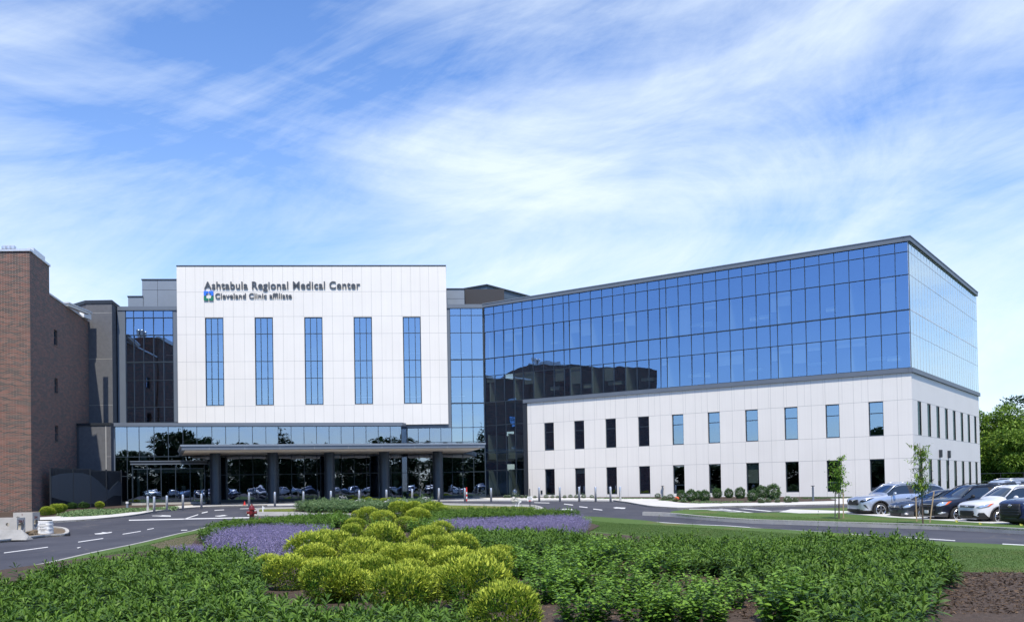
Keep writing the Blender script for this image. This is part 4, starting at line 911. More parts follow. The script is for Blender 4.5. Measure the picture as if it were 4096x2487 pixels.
# ------------------------------------------------------------------ foliage (numpy leaf clumps)
def nrmz(a): return a/(np.linalg.norm(a, axis=-1, keepdims=True)+1e-9)
class Fol:
    def __init__(s): s.V = []; s.Q = []; s.a = []; s.mi = []; s.n = 0
    def leaves(s, base, d, L, w, droop, v, prof=(.35, 1, .8, .08), mi=0, flat=False):
        base = np.asarray(base, float); n = len(base); d = nrmz(np.asarray(d, float)); k = len(prof)
        L = np.broadcast_to(L, n).astype(float); w = np.broadcast_to(w, n).astype(float); droop = np.broadcast_to(droop, n).astype(float); v = np.broadcast_to(v, n).astype(float)
        up = np.tile([0, 0, 1.0], (n, 1)) if not flat else nr.normal(size=(n, 3))
        side = nrmz(np.cross(d, up) + nr.normal(scale=.25, size=(n, 3)))
        t = np.linspace(0, 1, k); P = base[:, None] + d[:, None]*(L[:, None]*t)[:, :, None]; P[:, :, 2] -= (droop*L)[:, None]*t**2
        wv = (w[:, None]*np.array(prof))[:, :, None]*.5*side[:, None]
        V = np.stack([P-wv, P+wv], 2).reshape(-1, 3)
        idx = s.n + (np.arange(n)*k*2)[:, None, None] + (np.arange(k-1)*2)[None, :, None] + np.array([0, 1, 3, 2])[None, None]
        s.V.append(V); s.Q.append(idx.reshape(-1, 4)); s.a.append(np.repeat(v, k-1)); s.mi.append(np.full(n*(k-1), mi)); s.n += len(V)
    def get(s): return np.concatenate(s.V), np.concatenate(s.Q), np.concatenate(s.a), np.concatenate(s.mi)
def mesh_np(name, data, mats):
    V, Q, a, mi = data; me = bpy.data.meshes.new(name); k = Q.shape[1]
    me.vertices.add(len(V)); me.vertices.foreach_set('co', V.astype(np.float32).ravel()); me.loops.add(len(Q)*k); me.loops.foreach_set('vertex_index', Q.astype(np.int32).ravel())
    me.polygons.add(len(Q)); me.polygons.foreach_set('loop_start', np.arange(len(Q), dtype=np.int32)*k); me.polygons.foreach_set('loop_total', np.full(len(Q), k, np.int32))
    for m in mats: me.materials.append(m)
    me.polygons.foreach_set('material_index', mi.astype(np.int32)); me.update(calc_edges=True)
    at = me.attributes.new('v', 'FLOAT', 'FACE'); at.data.foreach_set('value', np.clip(a, 0, 1).astype(np.float32)); return me
def merge(temps, inst):
    """inst: (template, x, y, z, rot, scale, dv)"""
    Vs, Qs, As, Ms = [], [], [], []; off = 0
    for t, x, y, z, r, sc, dv in inst:
        V, Q, a, mi = temps[t]; c, q = math.cos(r)*sc, math.sin(r)*sc
        Vs.append(np.stack([V[:, 0]*c-V[:, 1]*q+x, V[:, 0]*q+V[:, 1]*c+y, V[:, 2]*sc+z], 1)); Qs.append(Q+off); As.append(a+dv); Ms.append(mi); off += len(V)
    return np.concatenate(Vs), np.concatenate(Qs), np.concatenate(As), np.concatenate(Ms)
def U(a, b, n): return nr.uniform(a, b, n)
def daisy_t(h=.46, ns=6, nl=19, r=.21, ll=.185):
    f = Fol()
    for i in range(ns):
        a = U(0, 6.28, 1)[0]; q = r*math.sqrt(nr.rand()); top = h*nr.uniform(.62, 1.1); b = np.array([q*math.cos(a), q*math.sin(a), 0]); lean = np.array([math.cos(a), math.sin(a), 0])*nr.uniform(0, .35)
        t = .30+.70*(np.arange(nl)/(nl-1))**.8; az = np.arange(nl)*2.4+a; el = np.interp(t, [.3, .8, 1], [.05, .65, 1.35])+U(-.15, .15, nl)
        base = b + (lean*top)[None]*t[:, None]; base[:, 2] = t*top*.86
        d = np.stack([np.cos(az)*np.cos(el), np.sin(az)*np.cos(el), np.sin(el)], 1)
        L = ll*np.interp(t, [.3, .75, 1], [1.15, 1.05, .60])*U(.8, 1.2, nl)
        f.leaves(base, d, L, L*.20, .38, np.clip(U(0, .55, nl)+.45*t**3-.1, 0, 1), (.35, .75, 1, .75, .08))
    return f.get()
def gold_t(n=7500, seed=0):
    f = Fol()
    rs = np.random.RandomState(100+seed); lobes = [((0, 0, .42), .47)] + [((.23*math.cos(a), .23*math.sin(a), rs.uniform(.30, .58)), rs.uniform(.28, .38)) for a in np.arange(5)*1.257+rs.uniform(0, 1)]
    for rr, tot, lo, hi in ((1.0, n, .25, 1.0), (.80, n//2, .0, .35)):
        for c, R_ in lobes:
            m = int(tot*R_*R_/.72); d = nrmz(rs.normal(size=(m, 3))); P = np.array(c)+d*R_*rr*(1+.07*rs.normal(size=(m, 1)).clip(-1.6, 1.6)); P[:, 2] = np.where(P[:, 2] < 0, -P[:, 2]*.6, P[:, 2]); keep = P[:, 2] > -1
            for c2, R2 in lobes:
                if c2 != c: keep &= np.linalg.norm(P-np.array(c2), axis=1) > R2*rr*.82
            P, d = P[keep], d[keep]; m = len(P)
            dr = nrmz(d*.7+np.array([0, 0, .65])+rs.normal(scale=.38, size=(m, 3))); pat = np.array([noise.noise(Vector(q)*4+Vector((seed, 9, 0))) for q in P])
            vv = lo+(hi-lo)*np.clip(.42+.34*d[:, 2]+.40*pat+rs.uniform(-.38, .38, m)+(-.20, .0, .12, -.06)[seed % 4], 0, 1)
            L = rs.uniform(.04, .085, m)*np.where(rs.rand(m) < .04, 1.7, 1); f.leaves(P-dr*L[:, None]*.4, dr, L, L*.34, .1, vv, (.5, 1, .7, .15))
    V, Q, a, mi = f.get(); V[:, 2] = np.maximum(V[:, 2], .01); return V, Q, a, mi
def lime_t(h=.58, ns=44, r=.30):
    f = Fol()
    for i in range(ns):
        a = U(0, 6.28, 1)[0]; q = r*math.sqrt(nr.rand()); top = h*nr.uniform(.55, 1.1)*(1-.25*q/r); lean = nr.uniform(.1, .55); nl = 22
        t = np.linspace(.12, 1, nl); b = np.array([q*math.cos(a), q*math.sin(a), 0]); base = b + np.array([math.cos(a), math.sin(a), 0])[None]*(lean*top*t**1.5)[:, None]; base[:, 2] = top*t
        az = np.arange(nl)*1.57*1.08+a; el = U(-.1, .75, nl); d = np.stack([np.cos(az)*np.cos(el), np.sin(az)*np.cos(el), np.sin(el)], 1)
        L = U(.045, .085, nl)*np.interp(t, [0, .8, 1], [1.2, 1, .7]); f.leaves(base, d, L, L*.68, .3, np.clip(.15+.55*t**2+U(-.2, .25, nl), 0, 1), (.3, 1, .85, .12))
        f.leaves([b], [base[-1]-b], np.linalg.norm(base[-1]-b), .006, 0, .1, (1, 1))
    return f.get()
def mint_t(h=.42, ns=34, r=.25):
    f = Fol()
    for i in range(ns):
        a = U(0, 6.28, 1)[0]; q = r*math.sqrt(nr.rand()); top = h*nr.uniform(.7, 1.12); lean = nr.uniform(.1, .5); b = np.array([q*math.cos(a), q*math.sin(a), 0]); ax = np.array([math.cos(a)*lean, math.sin(a)*lean, 1])*top
        nl = 12; t = U(.1, .7, nl); f.leaves(b+ax[None]*t[:, None], nr.normal(size=(nl, 3))+[0, 0, .4], .028, .015, .2, U(0, 1, nl), (.4, 1, .2))
        nf = 12; t = U(.6, 1.05, nf); f.leaves(b+ax[None]*t[:, None]+nr.normal(scale=.008, size=(nf, 3)), nr.normal(size=(nf, 3))+[0, 0, .5], U(.014, .022, nf), .014, .1, U(0, 1, nf), (.6, 1, .5), mi=1, flat=True)
        f.leaves([b], [ax], top, .004, 0, .2, (1, 1))
    return f.get()
def strap_t(n=110, ll=.42, w=.035, h=.9):
    f = Fol(); az = U(0, 6.28, n); el = U(.5, 1.35, n); d = np.stack([np.cos(az)*np.cos(el), np.sin(az)*np.cos(el), np.sin(el)], 1); b = nr.normal(scale=.08, size=(n, 3)); b[:, 2] = 0
    f.leaves(b, d, U(.6, 1, n)*ll, w, h, U(0, 1, n), (.5, 1, 1, .8, .1)); return f.get()
def round_t(n=1300, ll=.05, fl=0, hh=.9):
    f = Fol(); d = nrmz(nr.normal(size=(n, 3))); k = np.array([1+.22*noise.noise(Vector(q)*2.6+Vector((n, ll*99, fl))) for q in d])*U(.7, 1.02, n)
    P = d*.5*k[:, None]; P[:, 2] = P[:, 2]*hh+.45; f.leaves(P, d+nr.normal(scale=.6, size=(n, 3)), U(.7, 1.2, n)*ll, ll*.5, .2, U(0, 1, n), (.4, 1, .2))
    if fl:
        d = nrmz(nr.normal(size=(fl, 3))); d[:, 2] = np.abs(d[:, 2]); P = d*.52; P[:, 2] = P[:, 2]*hh+.45
        for j in range(3): f.leaves(P, nr.normal(size=(fl, 3)), .07, .06, 0, U(0, 1, fl), (.7, 1, .7), mi=1, flat=True)
    V, Q, a, mi = f.get(); V[:, 2] = np.maximum(V[:, 2], 0); return V, Q, a, mi
def inpoly(x, y, P):
    r = False; j = len(P)-1
    for i in range(len(P)):
        if (P[i][1] > y) != (P[j][1] > y) and x < (P[j][0]-P[i][0])*(y-P[i][1])/(P[j][1]-P[i][1])+P[i][0]: r = not r
        j = i
    return r
def scatter(P, sp, avoid=(), jit=.38):
    xs_, ys_ = [p[0] for p in P], [p[1] for p in P]; out = []; y = min(ys_); k = 0
    while y < max(ys_):
        x = min(xs_) + (sp/2 if k % 2 else 0)
        while x < max(xs_):
            a, b = x+rnd.uniform(-jit, jit)*sp, y+rnd.uniform(-jit, jit)*sp
            if inpoly(a, b, P) and not any((a-u)**2+(b-w_)**2 < r*r for u, w_, r in avoid): out.append((a, b))
            x += sp
        y += sp*.87; k += 1
    return out
# ---- yellow-green globes: (centre x, base y, width, top y) read in crops, turned into ground positions
def c1(x, y): return 1000+x/2.24, 1950+y/2.24
def c2(x, y): return 2000+x/2.24, 1950+y/2.24
def c14(x, y): return 1400+x/4.48, 1940+y/4.48
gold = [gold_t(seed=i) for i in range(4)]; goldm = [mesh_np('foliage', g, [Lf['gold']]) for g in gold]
GL = [(c1, 1330, 1170, 620), (c1, 690, 1045, 520), (c1, 320, 930, 440), (c1, 480, 700, 400), (c1, 770, 640, 320), (c1, 1190, 640, 370), (c1, 1010, 760, 390), (c1, 1290, 800, 380), (c1, 1100, 900, 360),
      (c1, 1570, 600, 320), (c1, 1640, 740, 370), (c1, 1860, 690, 360), (c1, 1830, 880, 440), (c1, 2120, 910, 400), (c1, 2030, 1130, 600), (c1, 2290, 1400, 640),
      (c1, 925, 405, 185), (c1, 1180, 355, 210), (c1, 1060, 330, 190), (c1, 1390, 400, 190), (c1, 1500, 350, 210), (c1, 1330, 275, 180), (c1, 1640, 262, 190), (c1, 1450, 270, 180), (c1, 1560, 275, 180), (c1, 960, 300, 110), (c1, 560, 760, 330), (c1, 1720, 262, 120)]
IL = [(c14, 85, 290, 105), (c14, 215, 292, 110), (c14, 330, 300, 130), (c14, 440, 312, 115), (c14, 540, 335, 125), (c14, 690, 340, 150), (c14, 860, 330, 150), (c14, 870, 385, 125), (c14, 1010, 390, 140), (c14, 1110, 372, 125), (c14, 20, 300, 80), (c14, 455, 432, 80), (c14, 760, 335, 110), (c14, 600, 312, 120)]
avoid = []
def place_gold(L, zone, grp, hsc=1.0):
    spots = []
    for f, x, y, w in L:
        px, py = f(x, y); g = GP(px, py, .12); d = w/(2.24 if f != c14 else 4.48)*g.y/F; spots.append((g.x, g.y+d*.42, d))
    spots.sort(key=lambda q: q[1])
    rows = []; 
    for q in spots:
        if rows and q[1]-rows[-1][0][1] < rows[-1][0][1]*.085: rows[-1].append(q)
        else: rows.append([q])
    ordn = ['nearest', 'second', 'third', 'fourth', 'fifth', 'sixth', 'seventh', 'eighth', 'ninth', 'tenth', 'eleventh', 'twelfth']
    for ri, row in enumerate(rows):
        row.sort(); n = len(row)
        for ci, (x, y, d) in enumerate(row):
            pos = '' if n == 1 else ('leftmost' if ci == 0 else 'rightmost' if ci == n-1 else ordn[ci] + ' from left')
            lab = ('round golden green shrub %s in the %s row, %s' % (pos, ordn[ri], zone)).replace('  ', ' ').replace('shrub in', 'shrub alone in')
            t = thing('golden_shrub', lab, 'shrub', (x, y, G(y)+.12), rnd.uniform(0, 6.28), grp)
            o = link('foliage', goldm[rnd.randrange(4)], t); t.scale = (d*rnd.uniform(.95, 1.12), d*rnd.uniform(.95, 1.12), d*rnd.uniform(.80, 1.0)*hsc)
            st = MB(); st.tube([(0, 0, 0), (.01, 0, .3)], .03, 6); link('stem', stem_me, t)
            avoid.append((x, y, d*.48))
st = MB(); st.tube([(0, 0, -.05), (.01, 0, .22)], [.02, .012], 6); stem_me = st.mesh('stem', Mt['bark'])
GL += [(c1, 150, 800, 260), (c1, 860, 1040, 420), (c1, 1450, 1080, 420), (c1, 640, 600, 260), (c1, 1180, 780, 330), (c1, 1500, 800, 330), (c1, 2240, 760, 280), (c1, 560, 900, 300), (c1, 880, 880, 330), (c1, 1440, 930, 330), (c1, 1690, 1010, 330), (c1, 1180, 510, 220), (c1, 1700, 480, 220), (c1, 900, 520, 230), (c1, 1420, 700, 260)]
place_gold(GL, 'front bed', 'golden shrubs in the front bed'); place_gold(IL, 'small bed before the entrance', 'golden shrubs in the entrance island', .9)
# ---- lime green leafy shrubs
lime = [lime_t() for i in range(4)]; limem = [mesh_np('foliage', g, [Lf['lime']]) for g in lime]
LL = [(c2, 110, 740, 260), (c2, 290, 790, 300), (c2, 430, 900, 330), (c2, 640, 1000, 380), (c2, 830, 760, 380), (c2, 860, 1010, 330), (c2, 1080, 880, 320), (c2, 1300, 760, 300), (c2, 1480, 840, 330), (c2, 1130, 1080, 380), (c2, 760, 1240, 440), (c2, 1560, 1240, 440),
      (c2, 1900, 1020, 330), (c2, 1750, 1140, 380), (c2, 2040, 1090, 300), (c2, 1330, 1260, 420), (c2, 620, 730, 300), (c1, 800, 360, 190), (c1, 1160, 430, 210), (c1, 1520, 430, 230), (c1, 1730, 430, 170), (c1, 640, 470, 190), (c1, 2400, 820, 260), (lambda x, y: (3000+x/2.248, 1950+y/2.248), 400, 1270, 560)]
LL += [(c2, 950, 700, 300), (c2, 560, 850, 320), (c2, 1420, 1040, 360), (c2, 420, 1040, 340), (c2, 1830, 1260, 380)]
sp_ = []
for f, x, y, w in LL:
    px, py = f(x, y); g = GP(px, py, .12); d = w/2.24*g.y/F; sp_.append((g.x, g.y+d*.3, d))
sp_.sort(key=lambda q: q[1])
names = ['nearest', 'second nearest', 'third nearest', 'fourth nearest', 'fifth nearest', 'sixth nearest', 'seventh nearest', 'eighth nearest', 'ninth nearest', 'tenth nearest']
lt = [q for q in sp_ if q[0]/q[1]*F+CX < 2000]; rt_ = [q for q in sp_ if q not in lt]
for L_, zone in ((lt, 'among the golden shrubs'), (rt_, 'in the right half of the front bed')):
    for i, (x, y, d) in enumerate(L_):
        nm = names[i] if i < 10 else ('farthest' if i == len(L_)-1 else ['eleventh', 'twelfth', 'thirteenth', 'fourteenth', 'fifteenth', 'sixteenth', 'seventeenth', 'eighteenth', 'nineteenth', 'twentieth', 'twenty-first', 'twenty-second', 'twenty-third', 'twenty-fourth', 'twenty-fifth', 'twenty-sixth', 'twenty-seventh', 'twenty-eighth', 'twenty-ninth'][i-10] + ' nearest')
        t = thing('leafy_shrub', 'loose bright green leafy shrub, %s %s' % (nm, zone), 'shrub', (x, y, G(y)+.12), rnd.uniform(0, 6), 'bright green leafy shrubs in the front bed')
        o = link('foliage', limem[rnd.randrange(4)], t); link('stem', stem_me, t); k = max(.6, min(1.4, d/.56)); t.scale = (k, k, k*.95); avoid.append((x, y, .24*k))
# ---- daisy masses and catmint drifts
dz = [daisy_t(h=h_) for h_ in (.36, .42, .46, .50, .54, .60, .44)]; mt = [mint_t() for _ in range(5)]
def patch(name, label, cat, temps, mats, polypx, h, sp, sc=(.85, 1.15), use=True, dv=.12, av=None, jit=.38):
    P = gp(polypx, .12+h); pts = scatter(P, sp, avoid if use else (), jit)
    inst = [(rnd.randrange(len(temps)), x, y, G(y)+.10, rnd.uniform(0, 6.28), rnd.uniform(*sc), rnd.uniform(-dv, dv)) for x, y in pts]
    if not inst: return
    me = mesh_np(name, merge(temps, inst), mats); o = link(name, me); return tag(o, label, cat, kind='stuff')
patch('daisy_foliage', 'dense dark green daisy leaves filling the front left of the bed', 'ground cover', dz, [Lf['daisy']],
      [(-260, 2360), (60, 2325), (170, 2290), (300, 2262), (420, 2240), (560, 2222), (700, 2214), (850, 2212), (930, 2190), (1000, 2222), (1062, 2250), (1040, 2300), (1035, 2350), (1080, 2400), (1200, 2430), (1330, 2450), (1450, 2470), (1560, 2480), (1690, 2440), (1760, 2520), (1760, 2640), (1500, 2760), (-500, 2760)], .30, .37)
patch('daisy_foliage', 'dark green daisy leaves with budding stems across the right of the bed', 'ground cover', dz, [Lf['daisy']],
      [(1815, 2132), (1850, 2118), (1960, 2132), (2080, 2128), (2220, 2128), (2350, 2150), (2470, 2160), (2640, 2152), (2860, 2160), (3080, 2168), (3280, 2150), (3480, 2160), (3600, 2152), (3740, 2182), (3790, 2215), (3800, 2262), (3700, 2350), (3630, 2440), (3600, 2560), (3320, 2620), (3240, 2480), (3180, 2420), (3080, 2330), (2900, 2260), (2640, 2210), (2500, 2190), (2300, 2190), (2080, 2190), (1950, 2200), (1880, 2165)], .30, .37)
patch('daisy_foliage', 'daisy leaves along the bottom edge between golden and bright green shrubs', 'ground cover', dz, [Lf['daisy']],
      [(1060, 2450), (1300, 2470), (1560, 2480), (1780, 2465), (1880, 2490), (1960, 2620), (1200, 2640), (1050, 2560)], .1, .36, (.65, .9))
patch('daisy_foliage', 'strip of dark green daisy leaves behind the left purple flowers', 'ground cover', dz, [Lf['daisy']],
      [(815, 2150), (845, 2112), (900, 2100), (1010, 2092), (1120, 2078), (1250, 2068), (1380, 2060), (1376, 2085), (1290, 2105), (1100, 2105), (960, 2108), (880, 2128), (840, 2165)], .2, .33)
patch('daisy_foliage', 'strip of dark green daisy leaves behind the right purple flowers', 'ground cover', dz, [Lf['daisy']],
      [(1700, 2080), (1760, 2055), (1880, 2046), (2040, 2044), (2200, 2052), (2310, 2056), (2310, 2064), (2100, 2072), (1900, 2076), (1790, 2082), (1745, 2105), (1710, 2100)], .2, .33)
patch('catmint_flowers', 'left drift of purple catmint flowers over grey green leaves', 'flowers', mt, [Lf['mint'], Lf['purple']],
      [(862, 2160), (880, 2135), (960, 2118), (1100, 2112), (1290, 2110), (1300, 2135), (1250, 2160), (1190, 2180), (1120, 2210), (1080, 2240), (1010, 2225), (950, 2195), (890, 2190)], .3, .29, (.65, 1.25))
patch('catmint_flowers', 'right drift of purple catmint flowers over grey green leaves', 'flowers', mt, [Lf['mint'], Lf['purple']],
      [(1735, 2105), (1790, 2088), (1950, 2084), (2120, 2080), (2300, 2070), (2330, 2085), (2330, 2112), (2240, 2118), (2150, 2112), (2050, 2122), (1960, 2130), (1850, 2118), (1770, 2116)], .3, .29, (.65, 1.25))
for k, pl_, lab in ((1, [(2440, 2495), (2480, 2490), (2485, 2530), (2440, 2530)], 'small purple catmint sprig at the bottom edge among green shrubs'), (2, [(2215, 2120), (2290, 2112), (2325, 2130), (2240, 2140)], 'small pale catmint clump at the right end of the drift'), (3, [(690, 2205), (760, 2195), (850, 2195), (820, 2215), (700, 2215)], 'few purple catmint sprigs on soil by the left lawn')):
    patch('catmint_sprigs', lab, 'flowers', mt, [Lf['mint'], Lf['purple']], pl_, .15, .3, (.55, .85))
patch('daisy_foliage', 'daisy and mixed green leaves of the entrance island bed', 'ground cover', dz, [Lf['hosta']],
      [(1185, 2034), (1230, 2022), (1330, 2018), (1480, 2020), (1640, 2014), (1712, 2008), (1716, 2018), (1660, 2030), (1560, 2040), (1420, 2040), (1300, 2040), (1230, 2040)], .15, .5, (1.1, 1.5))
for x0, y0, lab in ((1440, 2022, 'white flower clump left in the entrance island'), (1560, 2026, 'white flower clump in the middle of the entrance island'), (1610, 2024, 'white flower clump right of middle in the entrance island'), (1705, 2015, 'white flower clump at right end of the entrance island'), (1370, 2008, 'white flower clump at the left end of the golden island shrubs')):
    g = GP(x0, y0, .3); t_ = round_t(60, .05, 34, .9); me = mesh_np('foliage', t_, [Lf['hosta'], Lf['white']]); o = thing('flower_clump', lab, 'flowers', (g.x, g.y, G(g.y)+.15), 0, 'white flower clumps in the entrance island'); o.scale = (.8, .8, .7); link('foliage', me, o); link('stem', stem_me, o)
# far plants along the buildings
rose = [mesh_np('foliage', round_t(1300, .10, 26), [Lf['dark'], Lf['white']]) for _ in range(3)]; drk = [mesh_np('foliage', round_t(2600, .10), [Lf['dark']]) for _ in range(3)]
def fshrub(nm, lab, grp, mes, px, by, wpx, ht=.9, mats=None):
    g = GP(px, by, .1); d = wpx*g.y/F; t = thing(nm, lab, 'shrub', (g.x, g.y+d*.3, G(g.y)+.09), rnd.uniform(0, 6), grp); link('foliage', mes[rnd.randrange(len(mes))], t); link('stem', stem_me, t); t.scale = (d, d, d*ht)
    return t
ORD = ['first', 'second', 'third', 'fourth', 'fifth', 'sixth', 'seventh', 'eighth', 'ninth', 'tenth', 'eleventh', 'twelfth', 'thirteenth', 'fourteenth']
for i, (x, y, w) in enumerate(((2728, 1999, 34), (2768, 2003, 40), (2797, 1996, 30), (2822, 2003, 38), (2871, 1991, 34), (2918, 1990, 32), (2964, 1992, 38), (3014, 2003, 38), (3052, 1990, 42), (3098, 1996, 52))):
    fshrub('dark_shrub', 'dark green rounded shrub, %s from left in the bed by the white wing' % ORD[i], 'dark shrubs along the white wing', drk, x, y, w*1.12, 1.15)
for i, (x, y, w) in enumerate(((2021, 1990, 16), (2036, 1990, 16), (2088, 1991, 16), (2107, 1991, 16), (2140, 1991, 14), (2185, 1991, 19), (2210, 1991, 16), (2230, 1991, 14), (2259, 1991, 16), (2282, 1990, 18), (2305, 1991, 17), (2335, 1991, 20), (2368, 1991, 17))):
    fshrub('rose_shrub', 'small white flowering shrub, %s from left along the wing wall' % ORD[i], 'white flowering shrubs at the wing wall', rose, x, y, w, .85)
for i, (x, y, w) in enumerate(((2632, 1990, 24), (2660, 2001, 26), (2683, 1998, 30), (2702, 2005, 22), (2735, 2008, 22), (3048, 2011, 30), (3075, 2009, 24), (3112, 2009, 22), (3155, 2009, 34), (3184, 2007, 26))):
    fshrub('rose_shrub', 'white flowering shrub, %s from left in the mulch bed by the crosswalk' % ORD[i], 'white flowering shrubs in the mulch bed', rose, x, y, w, .85)
for i, (x, y, w) in enumerate(((176, 2060, 32), (198, 2057, 26), (220, 2053, 36), (240, 2046, 30), (395, 2032, 26))):
    fshrub('golden_shrub', ('round golden green shrub, %s from left at the brick corner' % ORD[i]) if i < 4 else 'round golden green shrub alone before the dark screen', 'golden shrubs by the brick building', goldm, x, y, w*1.3, .95)
for x, y, lab in ((282, 2034, 'dark green shrub left before the dark screen'), (330, 2032, 'dark green shrub in the middle before the dark screen')): fshrub('dark_shrub', lab, 'dark shrubs before the screen', drk, x, y, 40, .7)
hs = [strap_t() for _ in range(4)]
patch('hosta_border', 'pale striped leafy border plants before the dark screen and vestibule', 'ground cover', hs, [Lf['hosta']],
      [(248, 2053), (300, 2040), (360, 2036), (430, 2034), (520, 2031), (600, 2030), (704, 2023), (690, 2028), (600, 2034), (500, 2042), (400, 2052), (330, 2056), (262, 2058)], .1, .42, (1.1, 1.7), False)
patch('low_ground_cover', 'low sparse green ground cover at the foot of the white wing', 'ground cover', [strap_t(30, .16, .02)], [Lf['dark']],
      [(2380, 1990), (2620, 1990), (2620, 1993), (2380, 1993)], 0, .35, (.8, 1.2), False)
patch('low_ground_cover', 'low mixed green and tan ground cover in the mulch bed', 'ground cover', [strap_t(40, .3, .02), strap_t(24, .24, .02)], [Lf['hosta']],
      [(2620, 1998), (2700, 2003), (2770, 2011), (2900, 2011), (3000, 2008), (3000, 2002), (2850, 2002), (2700, 1996)], 0, .55, (.7, 1.1), False)
patch('low_ground_cover', 'thin green ground cover along the wing near the parked cars', 'ground cover', [strap_t(30, .2, .02)], [Lf['dark']],
      [(3200, 1987), (3460, 1986), (3460, 1991), (3200, 1993)], 0, .5, (.8, 1.2), False)
# budding stems standing above the right daisies
for i, (px, py, h) in enumerate(((2636, 2165, .85), (3272, 2165, .92), (3348, 2165, .88), (3590, 2170, .72), (2770, 2170, .62))):
    g = GP(px, py, .12); f = Fol(); nl = 16; t = np.linspace(.1, .9, nl); az = np.arange(nl)*2.4; el = np.full(nl, .7)
    f.leaves(np.stack([0*t, 0*t, t*h], 1), np.stack([np.cos(az)*np.cos(el), np.sin(az)*np.cos(el), np.sin(el)], 1), .09, .018, .4, U(.2, .8, nl)); f.leaves([[0, 0, 0]], [[.03, 0, 1]], h, .008, 0, .4, (1, 1))
    f.leaves(np.tile([.03*h, 0, h], (6, 1)), nr.normal(size=(6, 3)), .022, .02, 0, .9, (.6, 1, .6)); o = link('budding_stem', mesh_np('budding_stem', f.get(), [Lf['daisy']])); o.location = (g.x, g.y, G(g.y)+.1)
    tag(o, 'tall budding stem, %s from left above the right daisies' % {4: 'second', 0: 'first', 1: 'third', 2: 'fourth', 3: 'fifth'}[i], 'plant', 'budding stems above the daisies')
# grass blades and mulch chips
def blades(name, lab, polypx, n, hgt, mk, h0=.11):
    P = gp(polypx, h0); xs_ = [p[0] for p in P]; ys_ = [p[1] for p in P]; pts = []
    while len(pts) < n:
        x, y = rnd.uniform(min(xs_), max(xs_)), rnd.uniform(min(ys_), max(ys_))
        if inpoly(x, y, P): pts.append((x, y, G(y)+h0-.01))
    f = Fol(); b = np.array(pts); d = nr.normal(scale=.45, size=(n, 3)); d[:, 2] = 1; f.leaves(b, d, U(.5, 1.2, n)*hgt, .012, .3, U(0, 1, n), (1, .2)); o = link(name, mesh_np(name, f.get(), [Lf[mk]])); tag(o, lab, 'grass', kind='stuff')
blades('grass', 'short green grass of the lawn right of the planting bed', [(2330, 2078), (2640, 2099), (3004, 2121), (3373, 2145), (3800, 2181), (4110, 2198), (4110, 2318), (3740, 2316), (3800, 2270), (3700, 2190), (3200, 2175), (2700, 2155), (2350, 2120)], 60000, .045, 'grass')
blades('grass', 'short green grass of the lawn left of the purple flowers', [(380, 2222), (549, 2186), (710, 2146), (840, 2112), (835, 2150), (700, 2200), (520, 2225)], 14000, .045, 'grass')
blades('grass', 'short green grass on the verge between road and parked cars', [(2700, 2058), (2821, 2051), (2941, 2062), (3195, 2066), (3578, 2085), (3934, 2108), (4110, 2115), (4110, 2121), (3667, 2100), (3311, 2087), (2873, 2072), (2740, 2064)], 16000, .06, 'grass', .17)
blades('grass', 'yellow green grass strip on the left of the entrance island', [(1036, 2045), (1037, 2037), (1120, 2035), (1262, 2032.5), (1285, 2039), (1160, 2045)], 6000, .08, 'grass2')
blades('grass', 'yellow green grass on the right of the entrance island', [(1690, 2040), (1700, 2012), (1800, 2020), (2100, 2026), (2145, 2033), (2060, 2037), (1900, 2038)], 12000, .08, 'grass2')
n = 30000; P = np.stack([U(1.0, 9.5, n), U(12.5, 24, n), np.zeros(n)], 1); P[:, 2] = .13
n2 = 7000; P2_ = np.stack([U(-4, 1.5, n2), U(12.5, 38, n2), np.full(n2, .13)], 1); P = np.concatenate([P, P2_]); n += n2
bx = np.array([p for p in gp([(3730, 2312), (4110, 2312)])]); f = Fol(); d = nr.normal(size=(n, 3)); d[:, 2] *= .25; P = P[[inpoly(a, b, bed) for a, b, _ in P]]; n = len(P)
f.leaves(P, d[:n], U(.02, .075, n), U(.008, .018, n), 0, U(0, 1, n)**1.5, (1, .9), flat=True); o = link('mulch_chips', mesh_np('mulch_chips', f.get(), [Lf['chip']])); tag(o, 'brown shredded bark mulch between the plants', 'mulch', kind='stuff')
